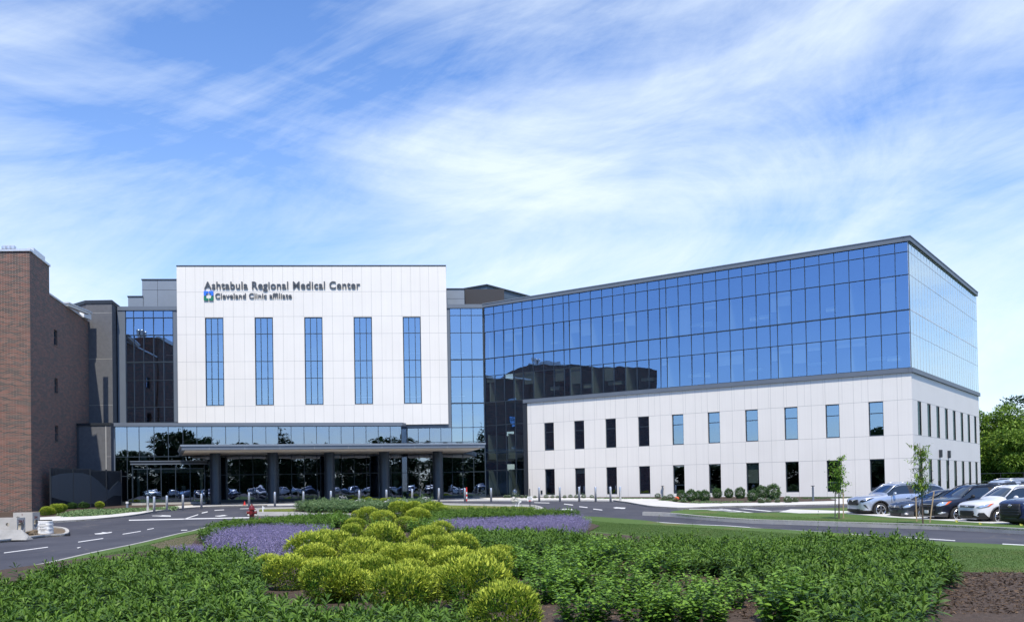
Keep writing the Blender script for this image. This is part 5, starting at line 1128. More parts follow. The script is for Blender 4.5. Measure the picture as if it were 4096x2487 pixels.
# ------------------------------------------------------------------ trees
def tree_crown(lobes, n, leaf, zmin=0):
    f = Fol(); tot = sum(l[3]**2 for l in lobes)
    for cx, cy, cz, r, rz in lobes:
        m = int(n*r*r/tot); d = nrmz(nr.normal(size=(m, 3))); k = np.array([1+.30*noise.noise(Vector(q)*2.2+Vector((cx, cy, cz))) + .14*noise.noise(Vector(q)*6+Vector((cx, cy, cz))) for q in d])*U(.70, 1.03, m)
        P = d*np.array([r, r, rz])*k[:, None]+np.array([cx, cy, cz]); ok = P[:, 2] > zmin; P = P[ok]; d2 = d[ok]; m = len(P)
        f.leaves(P, d2+nr.normal(scale=.7, size=(m, 3))+[0, 0, .3], U(.6, 1.3, m)*leaf, leaf*.6, .25, U(0, 1, m), (.5, 1, .15))
    return f.get()
def big_tree(name, label, loc, H, R, mk, group=None, n=9000, leaf=.38, cone=False, bare=.12):
    t = thing(name, label, 'tree', (loc[0], loc[1], G(loc[1])), rnd.uniform(0, 6) if not cone else 0, group); lobes = []
    if cone:
        for k in range(9): q = k/8; lobes.append((rnd.uniform(-.2, .2), rnd.uniform(-.2, .2), H*(.15+.78*q), R*(1-.86*q)+.25, H*.12))
    else:
        for k in range(26):
            a = rnd.uniform(0, 6.28); z = rnd.uniform(bare+.08, .93); rr = R*.68*math.sqrt(max(.02, 1-((z-.55)/.5)**2))*rnd.uniform(.3, 1); q = R*rnd.uniform(.26, .44); lobes.append((rr*math.cos(a), rr*math.sin(a), z*H, q, q*.8))
    link('crown', mesh_np('crown', tree_crown(lobes, n, leaf, .3), [Lf[mk]]), t)
    mb = MB(); mb.tube([(0, 0, -.3), (.05, 0, H*.3), (.1, .05, H*.6), (.1, 0, H*.85)], [.028*H, .02*H, .011*H, .004*H], 9)
    for cx, cy, cz, r, _ in lobes[:9]: mb.tube([(0.05, 0, cz*.55), (cx*.6, cy*.6, cz*.85), (cx, cy, cz)], [.008*H, .005*H, .002*H], 5)
    mb.build('trunk', Mt['bark'], t, fix=False).data.transform(Matrix.Translation(t.location)); return t
def at_px(px, Y): return ((px-CX)/F*Y*1.0 + 0, Y)
big_tree('leafy_tree', 'tall bright green leafy tree right behind the corner of the white wing', at_px(3985, 118), 9.4, 5.0, 'tree', n=22000, leaf=.34, bare=.0)
big_tree('leafy_tree', 'rounded bright green tree rising at the right edge of the picture', at_px(4090, 112), 6.6, 3.6, 'tree', n=12000, leaf=.30, bare=.0)
big_tree('leafy_tree', 'dark green tree far back above the right edge', at_px(4120, 150), 13.0, 7, 'fir', n=16000, leaf=.5, bare=.0)
big_tree('leafy_tree', 'dark green tree farthest back half hidden by the bright green tree', at_px(3990, 165), 9.0, 6, 'fir', n=9000, leaf=.5, bare=0)
# trees beyond the street behind the viewer, seen mirrored in the glass
back = [big_tree('leafy_tree', 'broad tree behind the viewer mirrored in the lobby glass', (-60, -62), 13.5, 6, 'fir', 'trees behind the viewer', 7000, .7, bare=-.1), big_tree('conifer_tree', 'tall conifer behind the viewer mirrored in the lobby glass', (-70, -58), 15, 3, 'fir', 'conifers behind the viewer', 4000, .6, True)]
for i in range(46):
    x = -150+i*5.6+rnd.uniform(-3, 3); b = back[0 if rnd.random() < .72 else 1]; k = rnd.uniform(.62, 1.12); dup(b, (x, -60+rnd.uniform(-12, 12), G(-60)), rnd.uniform(0, 6), scale=(k*rnd.uniform(1.1, 1.6), k, k))
for i in range(26): b = back[0]; k = rnd.uniform(.55, .75); dup(b, (-120+i*9.5, -84+rnd.uniform(-3, 3), G(-60)), rnd.uniform(0, 6), scale=(k*2, k*2, k))
for i in range(34): b = back[0]; k = rnd.uniform(.34, .50); dup(b, (-88+rnd.uniform(-5, 5), -52+i*3.6, G(0)), rnd.uniform(0, 6), scale=(k*2, k*2, k))
def sapling(loc, H, label, lean=(0, 0), stakes=(), airy=False):
    t = thing('young_tree', label, 'tree', loc); mb = MB(); pts = [(0, 0, -.1), (lean[0]*.3, 0, H*.35), (lean[0]*.6, lean[1]*.5, H*.7), (lean[0], lean[1], H*.97)]; mb.tube(pts, [.035, .028, .016, .005], 7)
    f = Fol(); nb = 40 if airy else 26
    for i in range(nb):
        z = H*rnd.uniform(.36, .93); a = rnd.uniform(0, 6.28); ln = H*rnd.uniform(.10, .24)*(1.15-z/H*.5) if airy else H*rnd.uniform(.06, .2)*(1.4-z/H)*1.3; el = rnd.uniform(.2, 1.0); x0 = lean[0]*z/H
        e = Vector((x0+math.cos(a)*math.cos(el)*ln, math.sin(a)*math.cos(el)*ln, z+math.sin(el)*ln)); mb.tube([(x0, 0, z-.05), (x0*.5+e.x*.5, e.y*.5, (z+e.z)/2+.03), e], [.010, .007, .003], 4)
        m = 16 if airy else 34; tt = U(.25, 1.05, m); P = np.array([x0, 0, z])+(np.array(e)-np.array([x0, 0, z]))*tt[:, None]+nr.normal(scale=.03 if airy else .06, size=(m, 3))
        f.leaves(P, nr.normal(size=(m, 3))+[0, 0, -.3], U(.12, .22, m) if airy else U(.07, .11, m), .045 if airy else .06, .3, U(.1, 1, m), (.3, 1, .15))
    m = 330 if airy else 300; P = nr.normal(size=(m, 3))*[.17, .17, .20 if airy else .3]+[lean[0]*.45, 0, H*(.46 if airy else .58)]; f.leaves(P, nr.normal(size=(m, 3)), .11, .045, .2, U(0, .5, m), (.3, 1, .2))
    link('crown', mesh_np('crown', f.get(), [Lf['lime'] if not airy else Lf['tree']]), t); mb.build('trunk', Mt['bark'], t, fix=False).data.transform(Matrix.Translation(t.location))
    return t
def stake(p0, p1, lab): mb = MB(); mb.tube([p0, p1], .028, 6); o = mb.build('wooden_stake', Mt['wood'], None, loc=tuple(p0)); return tag(o, lab, 'stake', 'wooden stakes of the young trees')
def htop(px, py, Y): return atY(px, py, Y)
g1 = GP(3356, 2074, .17); g2 = GP(3692, 2094, .17)
sapling(tuple(g1), EYE+0 - g1.z + (proj(g1)[1]*0) + (htop(3352, 1815, g1.y).z-EYE), 'short bushy young tree staked on the verge, left of the parked cars', (.08, 0))
sapling(tuple(g2), htop(3690, 1760, g2.y).z-g2.z, 'taller airy young tree staked before the dark car', (-.05, 0), airy=True)
for x0, y0, x1, y1, lab in ((3340, 2076, 3341, 1957, 'thin stake left of the bushy young tree'), (3374, 2076, 3372, 1955, 'thin stake right of the bushy young tree'), (3667, 2091, 3663, 1983, 'short leaning stake left of the airy young tree'), (3717, 2095, 3736, 1965, 'tall leaning stake right of the airy young tree')):
    g = GP(x0, y0, .1); stake(Vector(g)-Vector((0, 0, .1)), htop(x1, y1, g.y), lab)
for (xa, ya, xb, yb, Y, lab) in ((3663, 1990, 3737, 1986, g2.y, 'dark tie wire round the airy young tree'), (3341, 1974, 3372, 1977, g1.y, 'dark tie wire round the bushy young tree')):
    mb = MB(); a, b = htop(xa, ya, Y), htop(xb, yb, Y); mb.tube([a, a.lerp(b, .5)+Vector((0, 0, .09)), b], .012, 5); o = mb.build('tie_wire', Mt['black'], None, loc=tuple(a)); tag(o, lab, 'wire')
# ------------------------------------------------------------------ vehicles
def ev_mesh(o):
    dg = bpy.context.evaluated_depsgraph_get(); dg.update(); return bpy.data.meshes.new_from_object(o.evaluated_get(dg))
def car_proto(sp, label, loc=(0, 0, 0), group=None):
    L, H, Wd, hz, cx_, rx, rr, nose = sp['L'], sp['H'], sp['W'], sp['hood'], sp['cowl'], sp['roof'], sp['r'], sp.get('nose', .12)
    w = Wd/2; rb = sp.get('rear', .35); zb = sp.get('zb', .24); bl = sp.get('belt', hz+.03)
    # x, z bottom, half width, z shoulder, half width at top, z top
    st = [(0, zb+.10, w*.52, hz-.42, w*.42, hz-.36), (.03, zb+.04, w*.70, hz-.25, w*.58, hz-.20), (nose, zb, w*.86, hz-.13, w*.70, hz-.09), (.42, zb-.02, w*.96, hz-.07, w*.78, hz-.02), (.9, zb-.02, w, hz-.03, w*.80, hz+.03),
          (cx_-.06, zb, w, hz, w*.80, hz+.055), (cx_, zb, w, bl, w*.80, hz+.07), (rx, zb, w, bl+.01, w*.62, H-.05), (rx+.25, zb, w, bl+.015, w*.635, H-.01),
          (2.62, zb, w, bl+.02, w*.64, H), (2.74, zb, w, bl+.02, w*.64, H), (L-1.55, zb, w, bl+.04, w*.63, H-.01), (L-1.43, zb, w, bl+.045, w*.63, H-.015), (L-.62-rb*.4, zb, w*.99, bl+.07, w*.59, H-.07),
          (L-.30-rb*.2, zb+.02, w*.97, bl+.08, w*.56, H-.14), (L-.10, zb+.06, w*.93, bl-.02, w*.74, bl+.06), (L-.02, zb+.10, w*.85, bl-.25, w*.70, bl-.12), (L, zb+.16, w*.72, bl-.42, w*.55, bl-.36)]
    V = []; nring = 8
    for x, b, hw, zs_, wt, zt_ in st:
        ring = [(0, b), (hw*.84, b), (hw*.965, b+.10), (hw, (b+zs_)/2+.06), (hw*.975, zs_), (wt, zt_-.035), (wt*.62, zt_), (0, zt_+.015)]
        V += [(x, y, z) for y, z in ring] + [(x, -y, z) for y, z in ring[1:-1]][::-1]
    k = 14; Fs = []; Ms = []; GS = range(6, 14)
    for i in range(len(st)-1):
        for j in range(k):
            j2_ = (j+1) % k; Fs.append([i*k+j, i*k+j2_, (i+1)*k+j2_, (i+1)*k+j]); m = 0
            lv = j if j < 7 else 13-j
            if lv == 4 and i in GS and i not in (9, 11) and not (i == 13 and sp.get('nod')): m = 1
            if lv in (5, 6) and i == 6: m = 1
            if lv in (5, 6) and i == 14: m = 1
            if lv == 0 or (lv == 1 and sp.get('clad')): m = 2
            if lv == 4 and i in (9,): m = 2
            Ms.append(m)
    Fs.append(list(range(k))[::-1]); Ms.append(0); Fs.append([(len(st)-1)*k+j for j in range(k)]); Ms.append(0)
    me = bpy.data.meshes.new('body'); me.from_pydata(V, [], Fs); pm = sp['paint']
    for m in (pm, Mt['carglass'], Mt['black']): me.materials.append(m)
    me.polygons.foreach_set('material_index', Ms); me.polygons.foreach_set('use_smooth', [True]*len(Fs)); bm = bmesh.new(); bm.from_mesh(me); bmesh.ops.recalc_face_normals(bm, faces=bm.faces); bm.to_mesh(me); bm.free()
    o = link('tmp', me); ss = o.modifiers.new('s', 'SUBSURF'); ss.levels = 2; ss.render_levels = 2; me2 = ev_mesh(o); bpy.data.objects.remove(o)
    o = link('tmp', me2); xa, xb = sp.get('xa', .93), L-sp.get('xb', 1.0); cuts = []
    for x in (xa, xb):
        for s_ in (-1, 1):
            c = MB(); ra = rr+.055; pts = [(x+ra*math.cos(t), s_*(w-.26), rr+ra*math.sin(t)) for t in np.linspace(0, 2*math.pi, 28, endpoint=False)]
            pts2 = [(p[0], s_*(w+.2), p[2]) for p in pts]; n = 28; c.add(pts+pts2, [[i, (i+1) % n, n+(i+1) % n, n+i] for i in range(n)]+[list(range(n))[::-1], list(range(n, 2*n))])
            me3 = c.mesh('c', [Mt['black']]); co = link('cut', me3); cuts.append(co); b = o.modifiers.new('b', 'BOOLEAN'); b.object = co; b.operation = 'DIFFERENCE'; b.solver = 'EXACT'; b.material_mode = 'TRANSFER'
    me4 = ev_mesh(o); bpy.data.objects.remove(o)
    for c in cuts: bpy.data.objects.remove(c)
    bm = bmesh.new(); bm.from_mesh(me4); bvh = BVHTree.FromBMesh(bm)
    t = thing('parked_car', label, 'car', loc, 0, group)
    mats_ = list(me4.materials); gi = [i for i, m in enumerate(mats_) if m == Mt['carglass']]
    def part(cond, name, parent, only=None):
        b2 = bm.copy(); b2.faces.ensure_lookup_table(); dele = [f for f in b2.faces if not cond(f)]; bmesh.ops.delete(b2, geom=dele, context='FACES')
        m_ = bpy.data.meshes.new(name); b2.to_mesh(m_); n = len(b2.faces); b2.free()
        for q in mats_: m_.materials.append(q)
        return link(name, m_, parent) if n else None
    ig = lambda f: f.material_index in gi
    body = part(lambda f: not ig(f), 'body', t)
    part(lambda f: ig(f) and f.calc_center_median().x < rx+.2 and abs(f.normal.y) < .55, 'windshield', t)
    part(lambda f: ig(f) and f.normal.y < -.55, 'side_window', t); part(lambda f: ig(f) and f.normal.y > .55, 'side_window', t)
    part(lambda f: ig(f) and f.calc_center_median().x > L-1 and abs(f.normal.y) < .55, 'rear_window', t)
    def onbody(th, pts, name, m, off=.012, parent=t, side=None, rings=4, sub=4):
        """a thin piece lying on the body, outline given in (u,z) seen along a horizontal direction"""
        d = Vector((math.cos(th), math.sin(th), 0)) if side is None else Vector((0, 1, 0)); u = Vector((-math.sin(th), math.cos(th), 0)) if side is None else Vector((1, 0, 0))
        ol = []
        for i in range(len(pts)):
            a, b = pts[i], pts[(i+1) % len(pts)]
            for q in range(sub): ol.append((a[0]+(b[0]-a[0])*q/sub, a[1]+(b[1]-a[1])*q/sub))
        c = (sum(p[0] for p in ol)/len(ol), sum(p[1] for p in ol)/len(ol)); vs = []; n = len(ol); last = None
        for r_ in range(rings+1):
            f_ = 1-r_/rings
            for p in (ol if r_ < rings else [c]):
                a, z = c[0]+(p[0]-c[0])*f_, c[1]+(p[1]-c[1])*f_; org = u*a + Vector((0, 0, z)) - d*4; hit = bvh.ray_cast(org, d)
                if hit[0] is None: hit = bvh.find_nearest(u*a+Vector((0, 0, z))+d*.3)
                vs.append(hit[0]-d*off)
        fs = [[r_*n+i, r_*n+(i+1) % n, (r_+1)*n+(i+1) % n, (r_+1)*n+i] for r_ in range(rings-1) for i in range(n)] + [[(rings-1)*n+i, (rings-1)*n+(i+1) % n, rings*n] for i in range(n)]
        q = MB(); q.add(vs, fs); me_ = q.mesh(name, m, smooth=True, fix=False); o_ = link(name, me_, parent)
        sol = o_.modifiers.new('s', 'SOLIDIFY'); sol.thickness = off; sol.offset = 0; return o_
    for name, m, th, pts, off in sp['front']:
        onbody(th, pts, name, Mt[m], off)
        if th: onbody(-th, [(-a, b) for a, b in pts][::-1], name, Mt[m], off)
    # door seams, handles, sills on both sides
    for s_ in (1, -1):
        def side(pts, name, m, off=.006):
            if s_ == 1: return onbody(0, pts, name, m, off, side=1, sub=3)
            o_ = onbody(0, pts, name, m, off, side=1, sub=3); 
            for v_ in o_.data.vertices: v_.co.y *= -1
            return o_
        for x in (cx_+.28, 2.68, L-1.28): side([(x-.007, .42), (x+.007, .42), (x+.007, bl), (x-.007, bl)], 'door_seam', Mt['black'], .004)
        for x in (2.45, L-1.5): side([(x-.10, bl-.17), (x+.10, bl-.16), (x+.10, bl-.13), (x-.10, bl-.14)], 'door_handle', pm if not sp.get('chrome') else Mt['chrome'], .03)
    # arches, pillars, rails
    for x in (xa, xb):
        for s_ in (-1, 1):
            if sp.get('clad'):
                q = MB(); pts = [(x+(rr+.085)*math.cos(a), s_*(w-.005), rr+(rr+.085)*math.sin(a)) for a in np.linspace(-.15, math.pi+.15, 16)]; q.tube(pts, .035, 6); q.build('wheel_arch', Mt['black'], t, True).data.transform(Matrix.Translation(t.location))
    for s_ in (-1, 1):
        q = MB(); q.tube([(cx_+.05, s_*w*.82, hz+.05), (rx+.02, s_*w*.635, H-.075), (rx+.3, s_*w*.66, H-.035), (2.7, s_*w*.66, H-.03), (L-1.4, s_*w*.65, H-.04), (L-.75, s_*w*.62, H-.10)], [.03, .032, .03, .03, .03, .03], 6); q.build('pillar', pm, t, True).data.transform(Matrix.Translation(t.location))
        if sp.get('rails'):
            q = MB(); q.tube([(rx+.25, s_*w*.58, H), (rx+.5, s_*w*.58, H+.05), (L-1.3, s_*w*.57, H+.045), (L-.9, s_*w*.56, H-.02)], .018, 6); q.build('roof_rail', Mt[sp['rails']], t, True).data.transform(Matrix.Translation(t.location))
        q = MB(); q.blob((cx_+.40, s_*(w+.10), bl+.06), (.075, .125, .085), 3, 2, .05); q.tube([(cx_+.36, s_*(w-.06), bl-.02), (cx_+.40, s_*(w+.04), bl+.02)], .03, 6); mi_ = q.build('mirror', sp.get('mirror', pm), t, True); mi_.data.transform(Matrix.Translation(t.location))
    # wheels
    wh = bpy.data.objects.new('wheel', None)
    q = MB(); prof = [(rr*.62, -.10), (rr*.93, -.105), (rr, -.07), (rr, .07), (rr*.93, .105), (rr*.62, .10)]
    n = 30
    vs = [(r_*math.cos(2*math.pi*j/n), y_, r_*math.sin(2*math.pi*j/n)) for r_, y_ in prof for j in range(n)]
    q.add(vs, [[i*n+j, i*n+(j+1) % n, (i+1)*n+(j+1) % n, (i+1)*n+j] for i in range(len(prof)-1) for j in range(n)]); tyre = q.mesh('tyre', Mt['rubber'], True)
    q = MB(); q.add([(rr*.62*math.cos(2*math.pi*j/n), -.05, rr*.62*math.sin(2*math.pi*j/n)) for j in range(n)]+[(0, -.045, 0)], [[j, (j+1) % n, n] for j in range(n)], 1)
    rp = [(rr*.60, -.100), (rr*.66, -.112), (rr*.70, -.100)]; q.add([(r_*math.cos(2*math.pi*j/n), y_, r_*math.sin(2*math.pi*j/n)) for r_, y_ in rp for j in range(n)], [[i*n+j, i*n+(j+1) % n, (i+1)*n+(j+1) % n, (i+1)*n+j] for i in range(2) for j in range(n)])
    ns = sp.get('spokes', 5)
    for j in range(ns):
        a = 2*math.pi*j/ns+.3
        for da in ((-.13, .13) if sp.get('twin', True) else (0,)):
            e = Vector((math.cos(a+da), 0, math.sin(a+da)))*rr*.64; b_ = Vector((math.cos(a), 0, math.sin(a)))*rr*.10; sd_ = Vector((-math.sin(a), 0, math.cos(a))); wq = .016 if len(sp.get('xx', (1,))) else .03
            wq = .018 if sp.get('twin', True) else .045
            q.box8([b_-sd_*wq+Vector((0, -.07, 0)), e-sd_*wq+Vector((0, -.07, 0)), e+sd_*wq+Vector((0, -.07, 0)), b_+sd_*wq+Vector((0, -.07, 0)), b_-sd_*wq+Vector((0, -.112, 0)), e-sd_*wq+Vector((0, -.100, 0)), e+sd_*wq+Vector((0, -.100, 0)), b_+sd_*wq+Vector((0, -.112, 0))])
    q.lathe((0, 0, 0), [(.05, 0), (.05, .01)], 12); vv = q.v
    hub = len(vv)-24; q.v = [v_ if i_ < hub else (v_[0], -.118+v_[2], v_[1]) for i_, v_ in enumerate(vv)]
    rim = q.mesh('rim', [Mt['alloy'], Mt['black']], False)
    for x in (xa, xb):
        for s_ in (-1, 1):
            wl = bpy.data.objects.new('wheel', tyre); COL.objects.link(wl); wl.parent = t; wl.location = (x, s_*(w-.105), rr); wl.rotation_euler = (0, 0, 0 if s_ < 0 else math.pi)
            ri = link('rim', rim, wl)
    bm.free(); return t
F_ = lambda *a: a
def front(hz, w, style):
    P = []
    A = lambda n, m, th, pts, off=.012: P.append((n, m, th, pts, off))
    if style == 'silver':
        A('grille', 'black', 0, [(-.40, hz-.20), (.40, hz-.20), (.52, hz-.42), (.44, hz-.47), (-.44, hz-.47), (-.52, hz-.42)], .02); A('badge', 'chrome', 0, [(-.42, hz-.19), (-.12, hz-.235), (0, hz-.31), (.12, hz-.235), (.42, hz-.19), (0, hz-.20)], .035)
        A('headlight', 'black', .62, [(-.50, hz-.27), (-.66, hz-.33), (-.95, hz-.22), (-1.12, hz-.10), (-.75, hz-.16)], .014); A('headlight', 'headl', .62, [(-.66, hz-.24), (-.85, hz-.22), (-.98, hz-.14), (-.80, hz-.17)], .024)
        A('lower_grille', 'black', 0, [(-.62, .44), (.62, .44), (.70, .33), (.55, .30), (-.55, .30), (-.70, .33)], .02); A('fog_recess', 'black', .62, [(-.70, .66), (-.80, .66), (-.92, .44), (-.84, .50)], .012)
    if style == 'hatch':
        A('grille', 'black', 0, [(-.50, hz-.17), (.50, hz-.17), (.46, hz-.30), (-.46, hz-.30)], .015)
        for z in (-.19, -.235, -.28): A('grille_bar', 'chrome', 0, [(-.47, hz+z+.005), (.47, hz+z+.005), (.47, hz+z-.006), (-.47, hz+z-.006)], .022)
        A('badge', 'chrome', 0, [(.07*math.cos(a), hz-.235+.07*math.sin(a)) for a in np.linspace(0, 6.28, 10, endpoint=False)], .035)
        A('headlight', 'headl', .55, [(-.52, hz-.27), (-.60, hz-.31), (-.84, hz-.27), (-.98, hz-.14), (-.88, hz-.11), (-.70, hz-.17)], .014); A('lower_grille', 'black', 0, [(-.45, .38), (.45, .38), (.42, .25), (-.42, .25)], .015)
        A('fog_light', 'chrome', .4, [(-.72+.075*math.cos(a), .33+.055*math.sin(a)) for a in np.linspace(0, 6.28, 10, endpoint=False)], .015); A('side_marker', 'amber', .9, [(-.93, .46), (-1.08, .48), (-1.08, .44), (-.95, .41)], .014); A('licence_plate_holder', 'black', 0, [(-.18, .52), (.18, .52), (.18, .41), (-.18, .41)], .02)
    if style == 'black':
        A('grille', 'black', 0, [(-.42, hz-.20), (.42, hz-.20), (.38, hz-.28), (-.38, hz-.28)], .015); A('grille_bar', 'chrome', 0, [(-.40, hz-.225), (.40, hz-.225), (.40, hz-.24), (-.40, hz-.24)], .02)
        A('headlight', 'headl', .6, [(-.52, hz-.30), (-.72, hz-.32), (-.95, hz-.24), (-.97, hz-.12), (-.70, hz-.15)], .015); A('turn_signal', 'amber', .6, [(-.88, hz-.27), (-.96, hz-.24), (-1.08, hz-.10), (-.97, hz-.12)], .017)
        A('lower_grille', 'black', 0, [(-.55, .60), (.55, .60), (.5, .34), (-.5, .34)], .015); A('licence_plate', 'whitep', 0, [(-.15, .56), (.15, .56), (.15, .43), (-.15, .43)], .025); A('fog_light', 'headl', .55, [(-.60, .44), (-.75, .41), (-.93, .47), (-.85, .50)], .015)
        A('skid_plate', 'alloy', 0, [(-.5, .31), (.5, .31), (.45, .26), (-.45, .26)], .015)
    if style == 'white':
        A('grille', 'black', 0, [(-.48, hz-.21), (.48, hz-.21), (.46, hz-.29), (-.46, hz-.29)], .015); A('grille_bar', 'chrome', 0, [(-.48, hz-.24), (.48, hz-.24), (.48, hz-.25), (-.48, hz-.25)], .02)
        A('badge', 'chrome', 0, [(-.09, hz-.235), (-.03, hz-.235), (-.03, hz-.22), (.03, hz-.22), (.03, hz-.235), (.09, hz-.235), (.08, hz-.265), (.03, hz-.265), (.03, hz-.28), (-.03, hz-.28), (-.03, hz-.265), (-.09, hz-.265)], .035)
        A('headlight', 'headl', .6, [(-.50, hz-.27), (-.66, hz-.32), (-.92, hz-.26), (-1.06, hz-.12), (-.80, hz-.17)], .015); A('turn_signal', 'amber', .6, [(-.86, hz-.25), (-.94, hz-.24), (-1.06, hz-.12), (-.97, hz-.14)], .018)
        A('lower_grille', 'black', 0, [(-.42, .62), (.42, .62), (.47, .50), (.34, .37), (-.34, .37), (-.47, .50)], .018); A('fog_recess', 'black', .5, [(-.62, .54), (-.80, .54), (-.90, .36), (-.66, .36), (-.56, .44)], .014); A('skid_plate', 'alloy', 0, [(-.55, .30), (.55, .30), (.5, .25), (-.5, .25)], .015)
    if style == 'navy':
        A('grille', 'black', 0, [(-.52, hz-.20), (.52, hz-.20), (.60, hz-.60), (.45, hz-.72), (-.45, hz-.72), (-.60, hz-.60)], .02); A('badge', 'chrome', 0, [(.09*math.cos(a), hz-.28+.06*math.sin(a)) for a in np.linspace(0, 6.28, 10, endpoint=False)], .03)
        for k_ in (.38, .48, .58): A('grille_bar', 'metal_d', 0, [(-.5, hz-k_), (.5, hz-k_), (.5, hz-k_-.03), (-.5, hz-k_-.03)], .03)
        A('headlight', 'headl', .6, [(-.55, hz-.18), (-.60, hz-.24), (-.90, hz-.24), (-1.1, hz-.12), (-.80, hz-.15)], .015)
    return P
def dims(**k): return k
CAR = {
 'silver': dims(L=4.95, H=1.71, W=1.93, hood=1.10, cowl=1.28, roof=2.0, r=.375, clad=True, rails='steel', paint=paint('silver_paint', (.50, .55, .63), .55), chrome=False, xa=.96),
 'hatch': dims(L=4.42, H=1.42, W=1.79, hood=.90, cowl=1.25, roof=2.15, r=.325, rear=.9, paint=paint('charcoal_paint', (.045, .055, .075), .5), zb=.18, xa=.88),
 'black': dims(L=4.52, H=1.66, W=1.84, hood=1.06, cowl=1.15, roof=1.85, r=.36, clad=False, rails='black', paint=paint('black_paint', (.008, .010, .022), .1), xa=.93, mirror=Mt['black']),
 'white': dims(L=4.26, H=1.64, W=1.78, hood=1.04, cowl=1.12, roof=1.78, r=.345, clad=True, rails='black', paint=paint('white_paint', (.70, .71, .73), .0), xa=.88),
 'navy': dims(L=5.0, H=1.78, W=1.93, hood=1.16, cowl=1.35, roof=2.0, r=.39, clad=True, rails='black', paint=paint('navy_paint', (.012, .022, .085), .3), xa=.98)}
for k_ in CAR: CAR[k_]['front'] = front(CAR[k_]['hood'], CAR[k_]['W']/2, k_)
HD = math.radians(9)
def park(key, label, wx, wy, hd=HD):
    c = car_proto(CAR[key], label, (0, 0, 0), 'cars parked by the white wing'); g = GP(wx, wy); sp = CAR[key]
    ux, uy = Vector((math.cos(hd), math.sin(hd))), Vector((-math.sin(hd), math.cos(hd)))
    q = Vector((g.x, g.y)) - ux*sp['xa'] + uy*(sp['W']/2-.05); c.location = (q.x, q.y, G(g.y)+.003); c.rotation_euler = (0, 0, hd); return c
cs = {}
cs['silver'] = park('silver', 'silver sport utility vehicle parked first in the row, nearest the building', 3522.6, 2069)
cs['hatch'] = park('hatch', 'low dark grey coupe parked between silver and black utility vehicles', 3690, 2080)
cs['black'] = park('black', 'black utility vehicle with amber turn signals behind the airy young tree', 3834, 2091)
cs['white'] = park('white', 'white compact utility vehicle parked beside the black one', 4000, 2102)
cs['navy'] = park('navy', 'navy blue utility vehicle cut by the right picture edge', 4206, 2117)
g = GP(4150, 2040); dup(cs['silver'], (30.6, 52.5, G(52)), math.radians(189), 'silver roofed vehicle parked behind the black and white ones')
for i in range(44):
    row = i // 22; src = rnd.choice(['silver', 'hatch', 'black', 'white', 'navy', 'silver', 'white']); x = -62+(i % 22)*5.0+rnd.uniform(-.5, .5)
    dup(cs[src], (x, -7.5-row*9+rnd.uniform(-.5, .5), G(-16)), math.radians(90 if rnd.random() < .6 else -90)+rnd.uniform(-.05, .05), 'car in the lot behind the viewer mirrored in the lobby glass', 'cars behind the viewer')
# ------------------------------------------------------------------ street furniture and small things
bo = MB(); bo.lathe((0, 0, 0), [(.085, -.1), (.085, 1.05), (.078, 1.07), (.0, 1.075)], 18); bol_me = bo.mesh('bollard', Mt['steel'], False)
bol_me.polygons.foreach_set('use_smooth', [abs(p.normal.z) < .5 for p in bol_me.polygons])
BL = [(591, 2044, 'steel bollard on the left sidewalk, first from the brick building'), (617, 2046.5, 'steel bollard on the left sidewalk, second from the brick building, nearest the road'), (667.5, 2040.5, 'steel bollard on the left sidewalk, third from the brick building'),
      (731.7, 2035, 'steel bollard before the vestibule, fourth from the brick building'), (806, 2028.5, 'steel bollard before the right edge of the vestibule'), (996.5, 2022.8, 'steel bollard between the first and second canopy columns'), (1099.6, 2021, 'steel bollard before the second canopy column'),
      (1213.9, 2017.5, 'steel bollard between the second and third canopy columns'), (1324, 2016, 'steel bollard before the third canopy column'), (1437, 2013.5, 'steel bollard between the third and fourth canopy columns'), (1546, 2010, 'steel bollard before the fourth canopy column'), (1649, 2006, 'steel bollard between the fourth and fifth canopy columns'),
      (1756, 2001, 'steel bollard before the fifth canopy column'), (1859.7, 2002.8, 'steel bollard beside the red striped marker post'), (1964.6, 2003, 'steel bollard before the glass corner, left of the small sign'), (2157, 2000, 'steel bollard right of the small sign, at the wing corner'),
      (2240, 2000, 'steel bollard before the wing, second right of the small sign'), (2317, 2000, 'steel bollard before the wing, third right of the small sign'), (2382.8, 2000.5, 'steel bollard before the wing, fourth right of the small sign'), (2442.5, 2002.5, 'steel bollard before the wing, fifth right of the small sign'), (2481.4, 2000.5, 'steel bollard farthest right in the row before the wing')]
for x, y, lab in BL:
    g = GP(x, y, .09); o = link('bollard', bol_me); o.location = (g.x, g.y, g.z-.01); tag(o, lab, 'bollard', 'steel bollards along the entrance drive')
def lathe_thing(name, label, cat, p, prof, m, k=16): mb = MB(); mb.lathe((0, 0, 0), prof, k); o = link(name, mb.mesh(name, Mt[m])); o.location = p; return tag(o, label, cat)
for x, y, ht, lab in ((2650.8, 1986, .95, 'dark path light left of the dark shrubs, by the fourth lower window'), (3252.6, 2002, 1.05, 'grey path light at the right end of the mulch bed'), (4071, 1962, 1.15, 'grey path light above the white car near right edge')):
    g = GP(x, y, .08); t = thing('path_light', lab, 'light', tuple(g), 0, 'grey path lights'); mb = MB(); mb.lathe((0, 0, 0), [(.07, -.1), (.07, ht-.12), (.05, ht-.12), (.05, ht-.04)], 14); link('post', mb.mesh('post', Mt['metal']), t); mb = MB(); mb.lathe((0, 0, 0), [(.13, ht-.04), (.13, ht)], 16); link('cap', mb.mesh('cap', Mt['metal_d']), t)
